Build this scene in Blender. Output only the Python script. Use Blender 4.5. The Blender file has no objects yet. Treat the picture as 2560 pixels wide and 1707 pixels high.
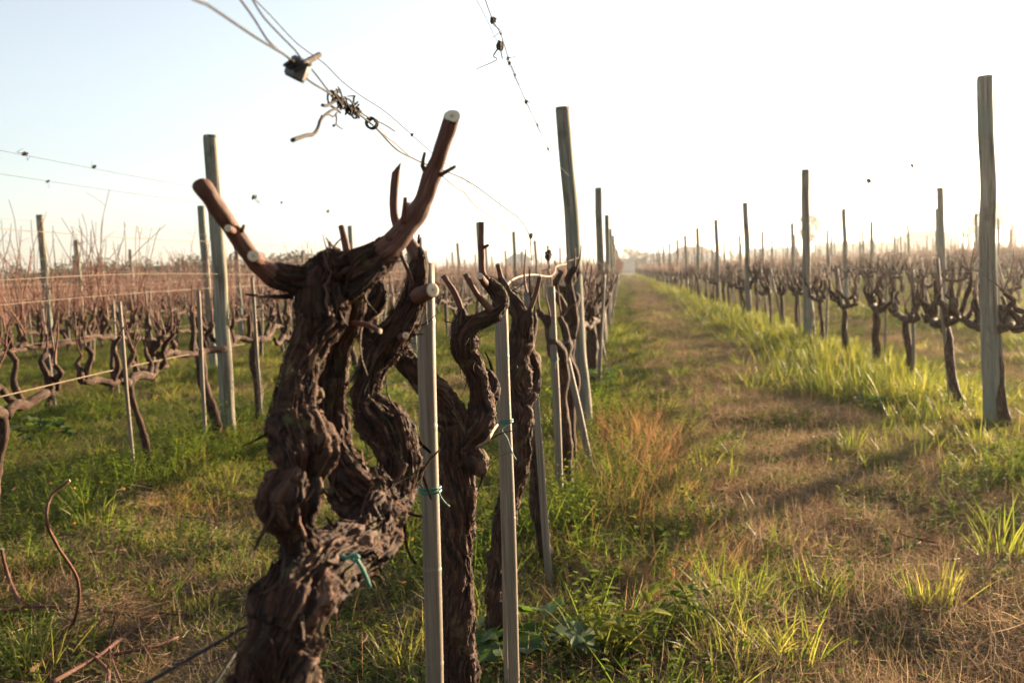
import bpy, math, random
import numpy as np
from mathutils import Vector, Matrix

random.seed(7)
R = np.random.RandomState(11)
SC = bpy.context.scene
COL = SC.collection

# ------------------------------------------------------------------ camera
F_PX, CX, CY = 2525.0, 1280.0, 853.5          # photograph pixels (2560 wide)
VPX, VPY, ROLL = 1556.0, 668.0, math.radians(2.7)
CAM_H = 1.0
_d = np.array([VPX - CX, CY - VPY, -F_PX]); _d /= np.linalg.norm(_d)
_e = np.array([math.cos(ROLL), math.sin(ROLL), 0.0])
_r = _e - _e.dot(_d) * _d; _r /= np.linalg.norm(_r)
_u = np.cross(_r, _d)
CM = np.array([_r, _d, _u])                    # camera axes -> world axes (x right, y along the rows, z up)
CAMP = np.array([0.0, 0.0, CAM_H])

def ray(x, y):
    return CM @ np.array([x - CX, -(y - CY), -F_PX])
def P(x, y, Z):                                # point seen at (x, y), Z metres along the rows
    w = ray(x, y); return CAMP + w * (Z / w[1])
def PX(x, y, X):                               # point seen at (x, y) in the plane of a row
    w = ray(x, y); return CAMP + w * (X / w[0])
def G(x, y, h=0.0):                            # point on the ground
    w = ray(x, y); return CAMP + w * ((h - CAM_H) / w[2])
def project(p):
    v = CM.T @ (np.asarray(p, float) - CAMP)
    if v[2] > -0.05: return None
    return CX + F_PX * v[0] / -v[2], CY - F_PX * v[1] / -v[2]
def pxm(px, Z): return px * Z / F_PX

cam = bpy.data.cameras.new('camera'); camo = bpy.data.objects.new('camera', cam); COL.objects.link(camo)
m4 = Matrix.Identity(4)
for i in range(3):
    for j in range(3): m4[i][j] = CM[i][j]
    m4[i][3] = CAMP[i]
camo.matrix_world = m4
cam.sensor_width = 36.0; cam.lens = 36.0 * F_PX / 2560.0
cam.clip_start = 0.02; cam.clip_end = 3000
cam.dof.use_dof = True; cam.dof.focus_distance = 1.75; cam.dof.aperture_fstop = 8.0
SC.camera = camo

# ------------------------------------------------------------------ sky, sun, exposure
SUN_AZ, SUN_EL = math.radians(40.0), math.radians(10.0)
w = bpy.data.worlds.new('World'); SC.world = w; w.use_nodes = True
nt = w.node_tree; bg = nt.nodes['Background']
sky = nt.nodes.new('ShaderNodeTexSky'); sky.sky_type = 'NISHITA'; sky.sun_disc = False
sky.sun_elevation = SUN_EL; sky.sun_rotation = SUN_AZ
sky.air_density = 1.0; sky.dust_density = 1.2; sky.ozone_density = 1.6; sky.altitude = 30
hs_ = nt.nodes.new('ShaderNodeHueSaturation'); hs_.inputs['Saturation'].default_value = 0.5
nt.links.new(sky.outputs[0], hs_.inputs['Color']); nt.links.new(hs_.outputs[0], bg.inputs[0]); bg.inputs[1].default_value = 0.054
sl = bpy.data.lights.new('sun', 'SUN'); so = bpy.data.objects.new('sun', sl); COL.objects.link(so)
sl.energy = 5.0; sl.angle = math.radians(0.6); sl.color = (1.0, 0.745, 0.47)
sd = Vector((math.sin(SUN_AZ) * math.cos(SUN_EL), math.cos(SUN_AZ) * math.cos(SUN_EL), math.sin(SUN_EL)))
so.rotation_euler = (-sd).to_track_quat('-Z', 'Y').to_euler(); so.location = (20, 40, 12)
SC.view_settings.view_transform = 'Standard'; SC.view_settings.look = 'None'
SC.view_settings.exposure = 2.5; SC.view_settings.gamma = 1.0
SC.render.engine = 'CYCLES'
SC.cycles.use_denoising = True
SC.cycles.max_bounces = 8; SC.cycles.volume_bounces = 1; SC.cycles.diffuse_bounces = 3
SC.cycles.transparent_max_bounces = 8; SC.cycles.caustics_reflective = False; SC.cycles.caustics_refractive = False
HAZE_DENSITY, HAZE_ANISO = 0.0008, 0.84

# ------------------------------------------------------------------ noise and helpers
def _hash(ix, iy, iz):
    n = (ix * 374761393 + iy * 668265263 + iz * 1442695041) & 0xffffffff
    n = ((n ^ (n >> 13)) * 1274126177) & 0xffffffff
    n = n ^ (n >> 16)
    return (n & 0xffff) / 65535.0
def vnoise(p):
    p = np.asarray(p, float); i = np.floor(p).astype(np.int64); f = p - i; f = f * f * (3 - 2 * f)
    out = 0.0
    for a in (0, 1):
        for b in (0, 1):
            for c in (0, 1):
                wt = (f[..., 0] if a else 1 - f[..., 0]) * (f[..., 1] if b else 1 - f[..., 1]) * (f[..., 2] if c else 1 - f[..., 2])
                out = out + wt * _hash(i[..., 0] + a, i[..., 1] + b, i[..., 2] + c)
    return out
def fbm(p, o=3):
    p = np.asarray(p, float); s = 0; a = 0.5; t = 0
    for k in range(o):
        s = s + a * vnoise(p + 17.3 * k); t += a; a *= 0.5; p = p * 2.03
    return s / t
def fbm2(x, y, sc, o=3, off=0.0):
    x = np.asarray(x, float); y = np.asarray(y, float)
    return fbm(np.stack([x / sc + off, y / sc + off * 1.7, np.zeros_like(x) + off], -1), o)

# rows of the vineyard: X of each row
ROWS = {0: -0.28, 1: 1.96, -1: -2.47, -2: -4.55, -3: -6.6}
for k in range(2, 30): ROWS[k] = 1.96 + 2.3 * (k - 1)
for k in range(4, 30): ROWS[-k] = -6.6 - 2.15 * (k - 3)
ROWX = np.array(sorted(ROWS.values()))
def rowdist(x):
    x = np.asarray(x, float)
    i = np.clip(np.searchsorted(ROWX, x), 1, len(ROWX) - 1)
    return np.minimum(np.abs(x - ROWX[i - 1]), np.abs(x - ROWX[i]))
def gz(x, y):
    x = np.asarray(x, float); y = np.asarray(y, float)
    b = np.exp(-(rowdist(x) / 0.38) ** 2) * 0.035
    far = np.clip(1 - (np.abs(y) - 60) / 60, 0, 1)
    return (b + 0.075 * (fbm2(x, y, 0.9, 3, 3.1) - 0.5) + 0.075 * (fbm2(x, y, 0.26, 2, 9.0) - 0.5)) * far

def mesh_obj(name, V, Fc, mat, parent=None, smooth=True, link=True, attrs=None):
    me = bpy.data.meshes.new(name)
    me.from_pydata([tuple(v) for v in V], [], Fc)
    if smooth: me.polygons.foreach_set('use_smooth', np.ones(len(me.polygons), bool))
    if attrs:
        for k, a in attrs.items():
            a = np.asarray(a, np.float32)
            if a.ndim == 1:
                at = me.attributes.new(k, 'FLOAT', 'POINT'); at.data.foreach_set('value', a)
            else:
                at = me.attributes.new(k, 'FLOAT_VECTOR', 'POINT'); at.data.foreach_set('vector', a.ravel())
    if mat: me.materials.append(mat)
    me.update()
    o = bpy.data.objects.new(name, me)
    if link: COL.objects.link(o)
    if parent: o.parent = parent
    return o
def tag(o, label=None, cat=None, group=None, kind=None):
    if label: o['label'] = label
    if cat: o['category'] = cat
    if group: o['group'] = group
    if kind: o['kind'] = kind
    return o
def empty(name, loc=(0, 0, 0), rz=0):
    o = bpy.data.objects.new(name, None); COL.objects.link(o); o.location = loc; o.rotation_euler = (0, 0, rz)
    o.empty_display_size = 0.05
    return o
def linked(name, me, parent=None, loc=(0, 0, 0), rot=(0, 0, 0), scale=(1, 1, 1)):
    o = bpy.data.objects.new(name, me); COL.objects.link(o); o.location = loc; o.rotation_euler = rot; o.scale = scale
    if parent: o.parent = parent
    return o
ONES = ['', 'first', 'second', 'third', 'fourth', 'fifth', 'sixth', 'seventh', 'eighth', 'ninth', 'tenth', 'eleventh', 'twelfth', 'thirteenth',
        'fourteenth', 'fifteenth', 'sixteenth', 'seventeenth', 'eighteenth', 'nineteenth']
TENS = ['', '', 'twenty', 'thirty', 'forty', 'fifty', 'sixty', 'seventy', 'eighty', 'ninety']
TENTH = ['', '', 'twentieth', 'thirtieth', 'fortieth', 'fiftieth', 'sixtieth', 'seventieth', 'eightieth', 'ninetieth']
def nth(n):
    if n < 20: return ONES[n]
    if n >= 100: return 'hundred-and-' + nth(n - 100) if n > 100 else 'hundredth'
    return TENTH[n // 10] if n % 10 == 0 else TENS[n // 10] + '-' + ONES[n % 10]
def row_name(k):
    if k == 0: return 'foreground row'
    if k > 0: return nth(k) + ' row right of the path'
    return nth(-k) + ' row left of the foreground row'

# ------------------------------------------------------------------ materials
def new_mat(name):
    m = bpy.data.materials.new(name); m.use_nodes = True
    n = m.node_tree; b = n.nodes['Principled BSDF']
    return m, n, b
def nd(n, typ, **kw):
    x = n.nodes.new(typ)
    for k, v in kw.items():
        if hasattr(x, k): setattr(x, k, v)
        else: x.inputs[k].default_value = v
    return x
def ramp(n, fac, stops):
    r = n.nodes.new('ShaderNodeValToRGB'); el = r.color_ramp.elements
    while len(el) > 1: el.remove(el[-1])
    el[0].position = stops[0][0]; el[0].color = (*stops[0][1], 1)
    for p, c in stops[1:]:
        e = el.new(p); e.color = (*c, 1)
    n.links.new(fac, r.inputs[0]); return r
def mapped(n, vec, scale):
    mp = n.nodes.new('ShaderNodeMapping'); mp.inputs['Scale'].default_value = scale
    n.links.new(vec, mp.inputs[0]); return mp.outputs[0]
def noise_tex(n, vec, sc, detail=4, rough=0.6):
    t = n.nodes.new('ShaderNodeTexNoise'); t.inputs['Scale'].default_value = sc; t.inputs['Detail'].default_value = detail
    t.inputs['Roughness'].default_value = rough
    if vec is not None: n.links.new(vec, t.inputs['Vector'])
    return t.outputs[0]
def mix(n, a, b, fac, typ='MIX'):
    x = n.nodes.new('ShaderNodeMix'); x.data_type = 'RGBA'; x.blend_type = typ
    for sck, v in ((x.inputs[6], a), (x.inputs[7], b), (x.inputs[0], fac)):
        if isinstance(v, tuple): sck.default_value = (*v, 1)
        elif isinstance(v, (int, float)): sck.default_value = v
        else: n.links.new(v, sck)
    return x.outputs[2]
def bump(n, b, h, strength, dist):
    x = n.nodes.new('ShaderNodeBump'); x.inputs['Strength'].default_value = strength; x.inputs['Distance'].default_value = dist
    n.links.new(h, x.inputs['Height']); n.links.new(x.outputs[0], b.inputs['Normal'])

def bark_material(name, stops, fine=1.0, bs=0.9, bd=0.004, rough=0.85, moss=0.0):
    m, n, b = new_mat(name)
    at = nd(n, 'ShaderNodeAttribute', attribute_name='bark')
    v = at.outputs['Vector']
    n1 = noise_tex(n, mapped(n, v, (240 * fine, 240 * fine, 30 * fine)), 1.0, 5, 0.65)
    n2 = noise_tex(n, mapped(n, v, (60, 60, 22)), 1.0, 3)
    tc = n.nodes.new('ShaderNodeTexCoord')
    n3 = noise_tex(n, tc.outputs['Object'], 16.0, 4)
    c = ramp(n, n1, stops)
    c2 = mix(n, c.outputs[0], (0.11, 0.040, 0.022), 0.0)
    r2 = ramp(n, n2, [(0.42, (0, 0, 0)), (0.66, (1, 1, 1))])
    c2 = mix(n, c.outputs[0], (0.070, 0.023, 0.012), mix(n, (0, 0, 0), r2.outputs[0], 0.55))
    r3 = ramp(n, n3, [(0.60, (0, 0, 0)), (0.78, (0.5, 0.5, 0.5))])
    c3 = mix(n, c2, (0.14, 0.115, 0.095), r3.outputs[0])
    if moss:
        n4 = noise_tex(n, tc.outputs['Object'], 34.0, 5)
        r4 = ramp(n, n4, [(0.58, (0, 0, 0)), (0.72, (moss, moss, moss))])
        c3 = mix(n, c3, (0.16, 0.15, 0.05), r4.outputs[0])
    n.links.new(c3, b.inputs['Base Color']); b.inputs['Roughness'].default_value = rough
    b.inputs['Specular IOR Level'].default_value = 0.25
    bump(n, b, n1, bs, bd)
    return m
BARK = bark_material('bark_old', [(0.38, (0.004, 0.0028, 0.002)), (0.48, (0.020, 0.011, 0.007)), (0.57, (0.064, 0.031, 0.019)), (0.66, (0.14, 0.082, 0.055)), (0.76, (0.30, 0.215, 0.16))], moss=0.4, bs=1.0, bd=0.006)
CANE = bark_material('cane_bark', [(0.30, (0.045, 0.018, 0.013)), (0.52, (0.11, 0.045, 0.030)), (0.72, (0.20, 0.10, 0.068))], fine=1.3, bs=0.7, bd=0.002, rough=0.72)
CANEF = bark_material('cane_far', [(0.30, (0.12, 0.046, 0.029)), (0.55, (0.205, 0.088, 0.056)), (0.75, (0.31, 0.165, 0.105))], fine=1.0, bs=0.2, bd=0.001, rough=0.6)
def simple_mat(name, col, rough=0.6, metal=0.0, var=0.25, sc=60, spec=0.5):
    m, n, b = new_mat(name); b.inputs['Specular IOR Level'].default_value = spec
    tc = n.nodes.new('ShaderNodeTexCoord')
    t = noise_tex(n, tc.outputs['Object'], sc, 4)
    lo = tuple(c * (1 - var) for c in col); hi = tuple(min(1, c * (1 + var)) for c in col)
    c = ramp(n, t, [(0.3, lo), (0.7, hi)])
    n.links.new(c.outputs[0], b.inputs['Base Color']); b.inputs['Roughness'].default_value = rough; b.inputs['Metallic'].default_value = metal
    return m
WIRE = simple_mat('galvanised_wire', (0.036, 0.036, 0.038), 0.75, 0.0, 0.3, 90, 0.15)
WIREOLD = simple_mat('old_wire', (0.19, 0.145, 0.105), 0.75, 0.0, 0.3, 90, 0.15)
TWINE = simple_mat('green_twine', (0.012, 0.12, 0.085), 0.55, 0, 0.3, 200)
STRAWTIE = simple_mat('pale_tie', (0.20, 0.14, 0.085), 0.75, 0, 0.25, 90)
TENDRIL = simple_mat('dry_tendril', (0.042, 0.029, 0.022), 0.85, 0, 0.4, 120, 0.15)
IRON = simple_mat('dark_iron', (0.10, 0.09, 0.085), 0.55, 0.3, 0.4, 60)

def cut_material():
    m, n, b = new_mat('fresh_cut_wood')
    at = nd(n, 'ShaderNodeAttribute', attribute_name='rad')
    tc = n.nodes.new('ShaderNodeTexCoord')
    t = noise_tex(n, tc.outputs['Object'], 400.0, 3)
    ad = n.nodes.new('ShaderNodeMath'); ad.operation = 'MULTIPLY_ADD'; ad.inputs[1].default_value = 0.22
    n.links.new(t, ad.inputs[0]); n.links.new(at.outputs['Fac'], ad.inputs[2])
    c = ramp(n, ad.outputs[0], [(0.17, (0.20, 0.09, 0.035)), (0.24, (0.42, 0.25, 0.12)), (0.34, (0.48, 0.39, 0.27)), (0.9, (0.58, 0.50, 0.37)), (1.0, (0.36, 0.26, 0.16))])
    n.links.new(c.outputs[0], b.inputs['Base Color']); b.inputs['Roughness'].default_value = 0.8
    return m
CUT = cut_material()

def post_material():
    m, n, b = new_mat('weathered_post')
    tc = n.nodes.new('ShaderNodeTexCoord'); oi = n.nodes.new('ShaderNodeObjectInfo')
    ad = n.nodes.new('ShaderNodeVectorMath'); ad.operation = 'ADD'
    n.links.new(tc.outputs['Object'], ad.inputs[0]); n.links.new(oi.outputs['Random'], ad.inputs[1])
    v = ad.outputs[0]
    n1 = noise_tex(n, mapped(n, v, (70, 70, 3.0)), 1.0, 5, 0.6)
    n2 = noise_tex(n, mapped(n, v, (6, 6, 2.2)), 1.0, 4)
    n3 = noise_tex(n, mapped(n, v, (9, 9, 6)), 1.0, 3)
    c = ramp(n, n1, [(0.32, (0.060, 0.048, 0.034)), (0.5, (0.18, 0.158, 0.118)), (0.70, (0.31, 0.28, 0.22))])
    r2 = ramp(n, n2, [(0.44, (0, 0, 0)), (0.62, (0.75, 0.75, 0.75))])
    c2 = mix(n, c.outputs[0], (0.125, 0.160, 0.128), r2.outputs[0])
    r3 = ramp(n, n3, [(0.58, (0, 0, 0)), (0.74, (0.8, 0.8, 0.8))])
    c3 = mix(n, c2, (0.075, 0.055, 0.035), r3.outputs[0])
    n.links.new(c3, b.inputs['Base Color']); b.inputs['Roughness'].default_value = 0.85; b.inputs['Specular IOR Level'].default_value = 0.25
    bump(n, b, n1, 0.6, 0.004)
    return m
POST = post_material()
def bamboo_material():
    m, n, b = new_mat('weathered_bamboo')
    tc = n.nodes.new('ShaderNodeTexCoord'); v = tc.outputs['Object']
    n1 = noise_tex(n, mapped(n, v, (220, 220, 4)), 1.0, 4)
    n2 = noise_tex(n, mapped(n, v, (500, 500, 60)), 1.0, 4, 0.7)
    n3 = noise_tex(n, mapped(n, v, (20, 20, 5)), 1.0, 3)
    c = ramp(n, n1, [(0.3, (0.070, 0.051, 0.034)), (0.55, (0.165, 0.126, 0.086)), (0.75, (0.27, 0.212, 0.15))])
    r2 = ramp(n, n2, [(0.27, (1, 1, 1)), (0.34, (0, 0, 0))])
    c2 = mix(n, c.outputs[0], (0.07, 0.055, 0.045), r2.outputs[0])
    r3 = ramp(n, n3, [(0.5, (0, 0, 0)), (0.75, (0.6, 0.6, 0.6))])
    c3 = mix(n, c2, (0.085, 0.074, 0.056), r3.outputs[0])
    n.links.new(c3, b.inputs['Base Color']); b.inputs['Roughness'].default_value = 0.65
    bump(n, b, n1, 0.25, 0.001)
    return m
BAMBOO = bamboo_material()

def leaf_material(name, stops, trans, patch=None, tfac=0.42, rough=0.5, spec=0.1):
    """thin leaf: reflects and lets light through; 'tint' differs from blade to blade"""
    m, n, b = new_mat(name)
    at = nd(n, 'ShaderNodeAttribute', attribute_name='tint'); oi = n.nodes.new('ShaderNodeObjectInfo')
    ad = n.nodes.new('ShaderNodeMath'); ad.operation = 'MULTIPLY_ADD'; ad.inputs[1].default_value = 0.45
    n.links.new(oi.outputs['Random'], ad.inputs[0])
    sc_ = n.nodes.new('ShaderNodeMath'); sc_.operation = 'MULTIPLY'; sc_.inputs[1].default_value = 0.55
    n.links.new(at.outputs['Fac'], sc_.inputs[0]); n.links.new(sc_.outputs[0], ad.inputs[2])
    c = ramp(n, ad.outputs[0], stops)
    col = c.outputs[0]
    if patch:
        ge = n.nodes.new('ShaderNodeNewGeometry')
        t = noise_tex(n, ge.outputs['Position'], patch[1], 3)
        r = ramp(n, t, [(0.45, (0, 0, 0)), (0.68, (patch[2],) * 3)])
        col = mix(n, col, patch[0], r.outputs[0])
    n.links.new(col, b.inputs['Base Color']); b.inputs['Roughness'].default_value = rough; b.inputs['Specular IOR Level'].default_value = spec
    tr = n.nodes.new('ShaderNodeBsdfTranslucent')
    n.links.new(mix(n, col, trans, 1.0, 'MULTIPLY'), tr.inputs[0])
    ms = n.nodes.new('ShaderNodeMixShader'); ms.inputs[0].default_value = tfac
    n.links.new(b.outputs[0], ms.inputs[1]); n.links.new(tr.outputs[0], ms.inputs[2])
    n.links.new(ms.outputs[0], n.nodes['Material Output'].inputs[0])
    return m
GRASS = leaf_material('grass_blade', [(0.1, (0.052, 0.068, 0.017)), (0.4, (0.102, 0.115, 0.026)), (0.7, (0.165, 0.163, 0.042)), (0.92, (0.30, 0.22, 0.09))], (1.55, 1.75, 0.8), ((0.19, 0.155, 0.055), 1.3, 0.6))
DRY = leaf_material('dry_grass', [(0.1, (0.15, 0.080, 0.036)), (0.45, (0.26, 0.155, 0.072)), (0.8, (0.40, 0.28, 0.15))], (1.4, 1.2, 1.0), None, 0.35, 0.8, 0.1)
STRAW = leaf_material('straw_litter', [(0.05, (0.070, 0.050, 0.032)), (0.4, (0.18, 0.13, 0.082)), (0.75, (0.33, 0.25, 0.165)), (0.98, (0.55, 0.46, 0.33))], (1.3, 1.15, 1.0), None, 0.25, 0.85, 0.06)
WEED = leaf_material('weed_leaf', [(0.1, (0.050, 0.078, 0.018)), (0.5, (0.098, 0.128, 0.027)), (0.9, (0.18, 0.178, 0.038))], (1.7, 1.9, 0.8), None, 0.45, 0.7, 0.06)
MALLOW = leaf_material('mallow_leaf', [(0.1, (0.030, 0.058, 0.014)), (0.5, (0.052, 0.090, 0.018)), (0.9, (0.090, 0.125, 0.026))], (1.9, 1.9, 0.8), None, 0.38, 0.45, .2)
HEDGE = leaf_material('hedge_leaf', [(0.1, (0.015, 0.024, 0.009)), (0.5, (0.030, 0.042, 0.013)), (0.9, (0.060, 0.065, 0.022))], (1.3, 1.3, 0.9), None, 0.2, 0.7)
FLOWER = simple_mat('orange_petal', (0.75, 0.33, 0.03), 0.6, 0, 0.2, 200)

def ground_material():
    m, n, b = new_mat('vineyard_soil')
    ge = n.nodes.new('ShaderNodeNewGeometry'); p = ge.outputs['Position']
    a = noise_tex(n, p, 60.0, 6, 0.7); c1 = ramp(n, a, [(0.3, (0.030, 0.020, 0.013)), (0.5, (0.085, 0.058, 0.036)), (0.72, (0.17, 0.12, 0.07))])
    g = noise_tex(n, p, 1.1, 4); r1 = ramp(n, g, [(0.42, (0, 0, 0)), (0.62, (0.8, 0.8, 0.8))])
    g2 = noise_tex(n, p, 35.0, 4); cg = ramp(n, g2, [(0.3, (0.030, 0.042, 0.012)), (0.7, (0.085, 0.105, 0.030))])
    c = mix(n, c1.outputs[0], cg.outputs[0], r1.outputs[0])
    n.links.new(c, b.inputs['Base Color']); b.inputs['Roughness'].default_value = 0.95; b.inputs['Specular IOR Level'].default_value = 0.1
    bump(n, b, a, 0.8, 0.02)
    return m
SOIL = ground_material()

# ------------------------------------------------------------------ ground: one sheet
def graded(a, b, fine0, fine1, step, g):
    xs = list(np.arange(fine0, fine1, step)); s = step
    x = fine1
    while x < b: xs.append(x); s *= g; x += s
    xs.append(b); s = step; x = fine0 - step
    while x > a: xs.insert(0, x); s *= g; x -= s
    xs.insert(0, a); return np.array(xs)
gx = graded(-380, 330, -4.0, 4.0, 0.06, 1.06); gy = graded(-30, 620, 1.0, 9.0, 0.06, 1.05)
XX, YY = np.meshgrid(gx, gy); ZZ = gz(XX, YY)
V = np.stack([XX, YY, ZZ], -1).reshape(-1, 3); nx, ny = len(gx), len(gy)
Fc = [(j * nx + i, j * nx + i + 1, (j + 1) * nx + i + 1, (j + 1) * nx + i) for j in range(ny - 1) for i in range(nx - 1)]
tag(mesh_obj('ground', V, Fc, SOIL), kind='structure')

# ------------------------------------------------------------------ tubes
def catmull(pts, rad, step):
    pts = np.asarray(pts, float); rad = np.asarray(rad, float)
    if len(pts) == 2:
        n = max(2, int(np.linalg.norm(pts[1] - pts[0]) / step) + 1); t = np.linspace(0, 1, n)[:, None]
        return pts[0] * (1 - t) + pts[1] * t, rad[0] * (1 - t[:, 0]) + rad[1] * t[:, 0]
    q = np.vstack([2 * pts[0] - pts[1], pts, 2 * pts[-1] - pts[-2]]); r = np.concatenate([[rad[0]], rad, [rad[-1]]])
    op, orr = [], []
    for i in range(1, len(q) - 2):
        n = max(2, int(np.linalg.norm(q[i + 1] - q[i]) / step) + 1)
        for t in np.linspace(0, 1, n, endpoint=False):
            a, b_, c, d = q[i - 1], q[i], q[i + 1], q[i + 2]
            op.append(0.5 * ((2 * b_) + (c - a) * t + (2 * a - 5 * b_ + 4 * c - d) * t * t + (3 * b_ - a - 3 * c + d) * t ** 3))
            tt = t * t * (3 - 2 * t); orr.append(r[i] * (1 - tt) + r[i + 1] * tt)
    op.append(q[-2]); orr.append(r[-2])
    return np.array(op), np.array(orr)
def frames(p):
    T = np.gradient(p, axis=0); T /= np.linalg.norm(T, axis=1)[:, None] + 1e-12
    N = np.zeros_like(T); a = np.array([1.0, 0, 0]) if abs(T[0][0]) < 0.8 else np.array([0, 1.0, 0])
    N[0] = a - a.dot(T[0]) * T[0]; N[0] /= np.linalg.norm(N[0])
    for i in range(1, len(p)):
        v = N[i - 1] - N[i - 1].dot(T[i]) * T[i]; N[i] = v / (np.linalg.norm(v) + 1e-12)
    return T, N, np.cross(T, N)
class MB:
    def __init__(s): s.V = []; s.F = []; s.B = []; s.n = 0
    def add(s, V, F, B=None):
        V = np.asarray(V, float); s.V.append(V); s.F += [tuple(i + s.n for i in f) for f in F]
        s.B.append(np.zeros((len(V), 3)) if B is None else np.asarray(B, float)); s.n += len(V)
    def tube(s, pts, rad, step=0.03, seg=8, lump=0.0, lf=30.0, cap=True, cutdir=None, seed=0.0, round_end=False):
        p, r = catmull(pts, rad, step)
        if round_end:
            T0 = p[-1] - p[-2]; T0 = T0 / np.linalg.norm(T0)
            for k in (0.4, 0.75, 0.95): p = np.vstack([p, p[-1] + T0 * r[-1] * 0.3]); r = np.append(r, r[-1] * math.sqrt(max(0.02, 1 - k * k)))
        T, N, B = frames(p); n = len(p)
        a = np.linspace(0, 2 * math.pi, seg, endpoint=False)
        ca, sa = np.cos(a), np.sin(a)
        L = np.concatenate([[0], np.cumsum(np.linalg.norm(np.diff(p, axis=0), axis=1))])
        off = N[:, None, :] * ca[None, :, None] + B[:, None, :] * sa[None, :, None]
        rr = np.repeat(r[:, None], seg, 1)
        if lump: rr = rr * (1 + lump * 2 * (fbm((p[:, None, :] + off * rr[..., None]) * lf + seed, 2) - 0.5))
        V = p[:, None, :] + off * rr[..., None]
        if cutdir is not None:                              # slanted cut at the far end
            c = np.asarray(cutdir, float); c /= np.linalg.norm(c)
            o = V[-1] - p[-1]; V[-1] = V[-1] - T[-1] * (o @ c / max(0.35, T[-1] @ c))[:, None]
        Bk = np.stack([np.broadcast_to(ca * 0.02, (n, seg)), np.broadcast_to(sa * 0.02, (n, seg)), np.repeat(L[:, None], seg, 1) + seed], -1)
        V = V.reshape(-1, 3); F = []
        for i in range(n - 1):
            for j in range(seg):
                k = (j + 1) % seg; F.append((i * seg + j, i * seg + k, (i + 1) * seg + k, (i + 1) * seg + j))
        if cap:
            F.append(tuple(reversed(range(seg)))); F.append(tuple((n - 1) * seg + j for j in range(seg)))
        s.add(V, F, Bk.reshape(-1, 3)); return V[-seg:], p[-1], T[-1]
    def build(s, name, mat, parent=None, link=True, smooth=True):
        return mesh_obj(name, np.vstack(s.V), s.F, mat, parent, smooth, link, {'bark': np.vstack(s.B)})
def tube_obj(name, pts, rad, mat, parent=None, step=0.03, seg=8, **kw):
    b = MB(); b.tube(pts, rad, step, seg, **kw); return b.build(name, mat, parent)
def cut_disc(name, ring, c, nrm, parent, bulge=0.0006):
    """pale end grain with pith, just proud of the end of a cane"""
    ring = np.asarray(ring); V = [c + nrm * (bulge + 0.0004)]; rad = [0.0]; F = []; n = len(ring)
    for q in (0.3, 0.6, 0.9, 0.985):
        for v in ring: V.append(c + (v - c) * q + nrm * (0.0006 if q < 0.95 else 0.0001)); rad.append(q - .03)
    F += [(0, 1 + j, 1 + (j + 1) % n) for j in range(n)]
    for k in range(3):
        for j in range(n):
            a = 1 + k * n + j; b_ = 1 + k * n + (j + 1) % n; F.append((a, a + n, b_ + n, b_))
    return mesh_obj(name, V, F, CUT, parent, True, True, {'rad': rad})
def cane(parent, pts, rad, name='cane', cut=True, seg=16, step=0.012, cutdir=None, lump=0.10, mat=None, lf=60):
    b = MB(); ring, c, T = b.tube(pts, rad, step, seg, lump=lump, lf=lf, cutdir=cutdir, seed=random.random() * 9)
    o = b.build(name, mat or CANE, parent)
    if cut:
        c = ring.mean(0); nrm = np.cross(ring[seg // 4] - c, ring[0] - c); nrm /= np.linalg.norm(nrm)
        if nrm @ T < 0: nrm = -nrm
        cut_disc('cut_face', ring, c, nrm, o)
    return o

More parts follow.
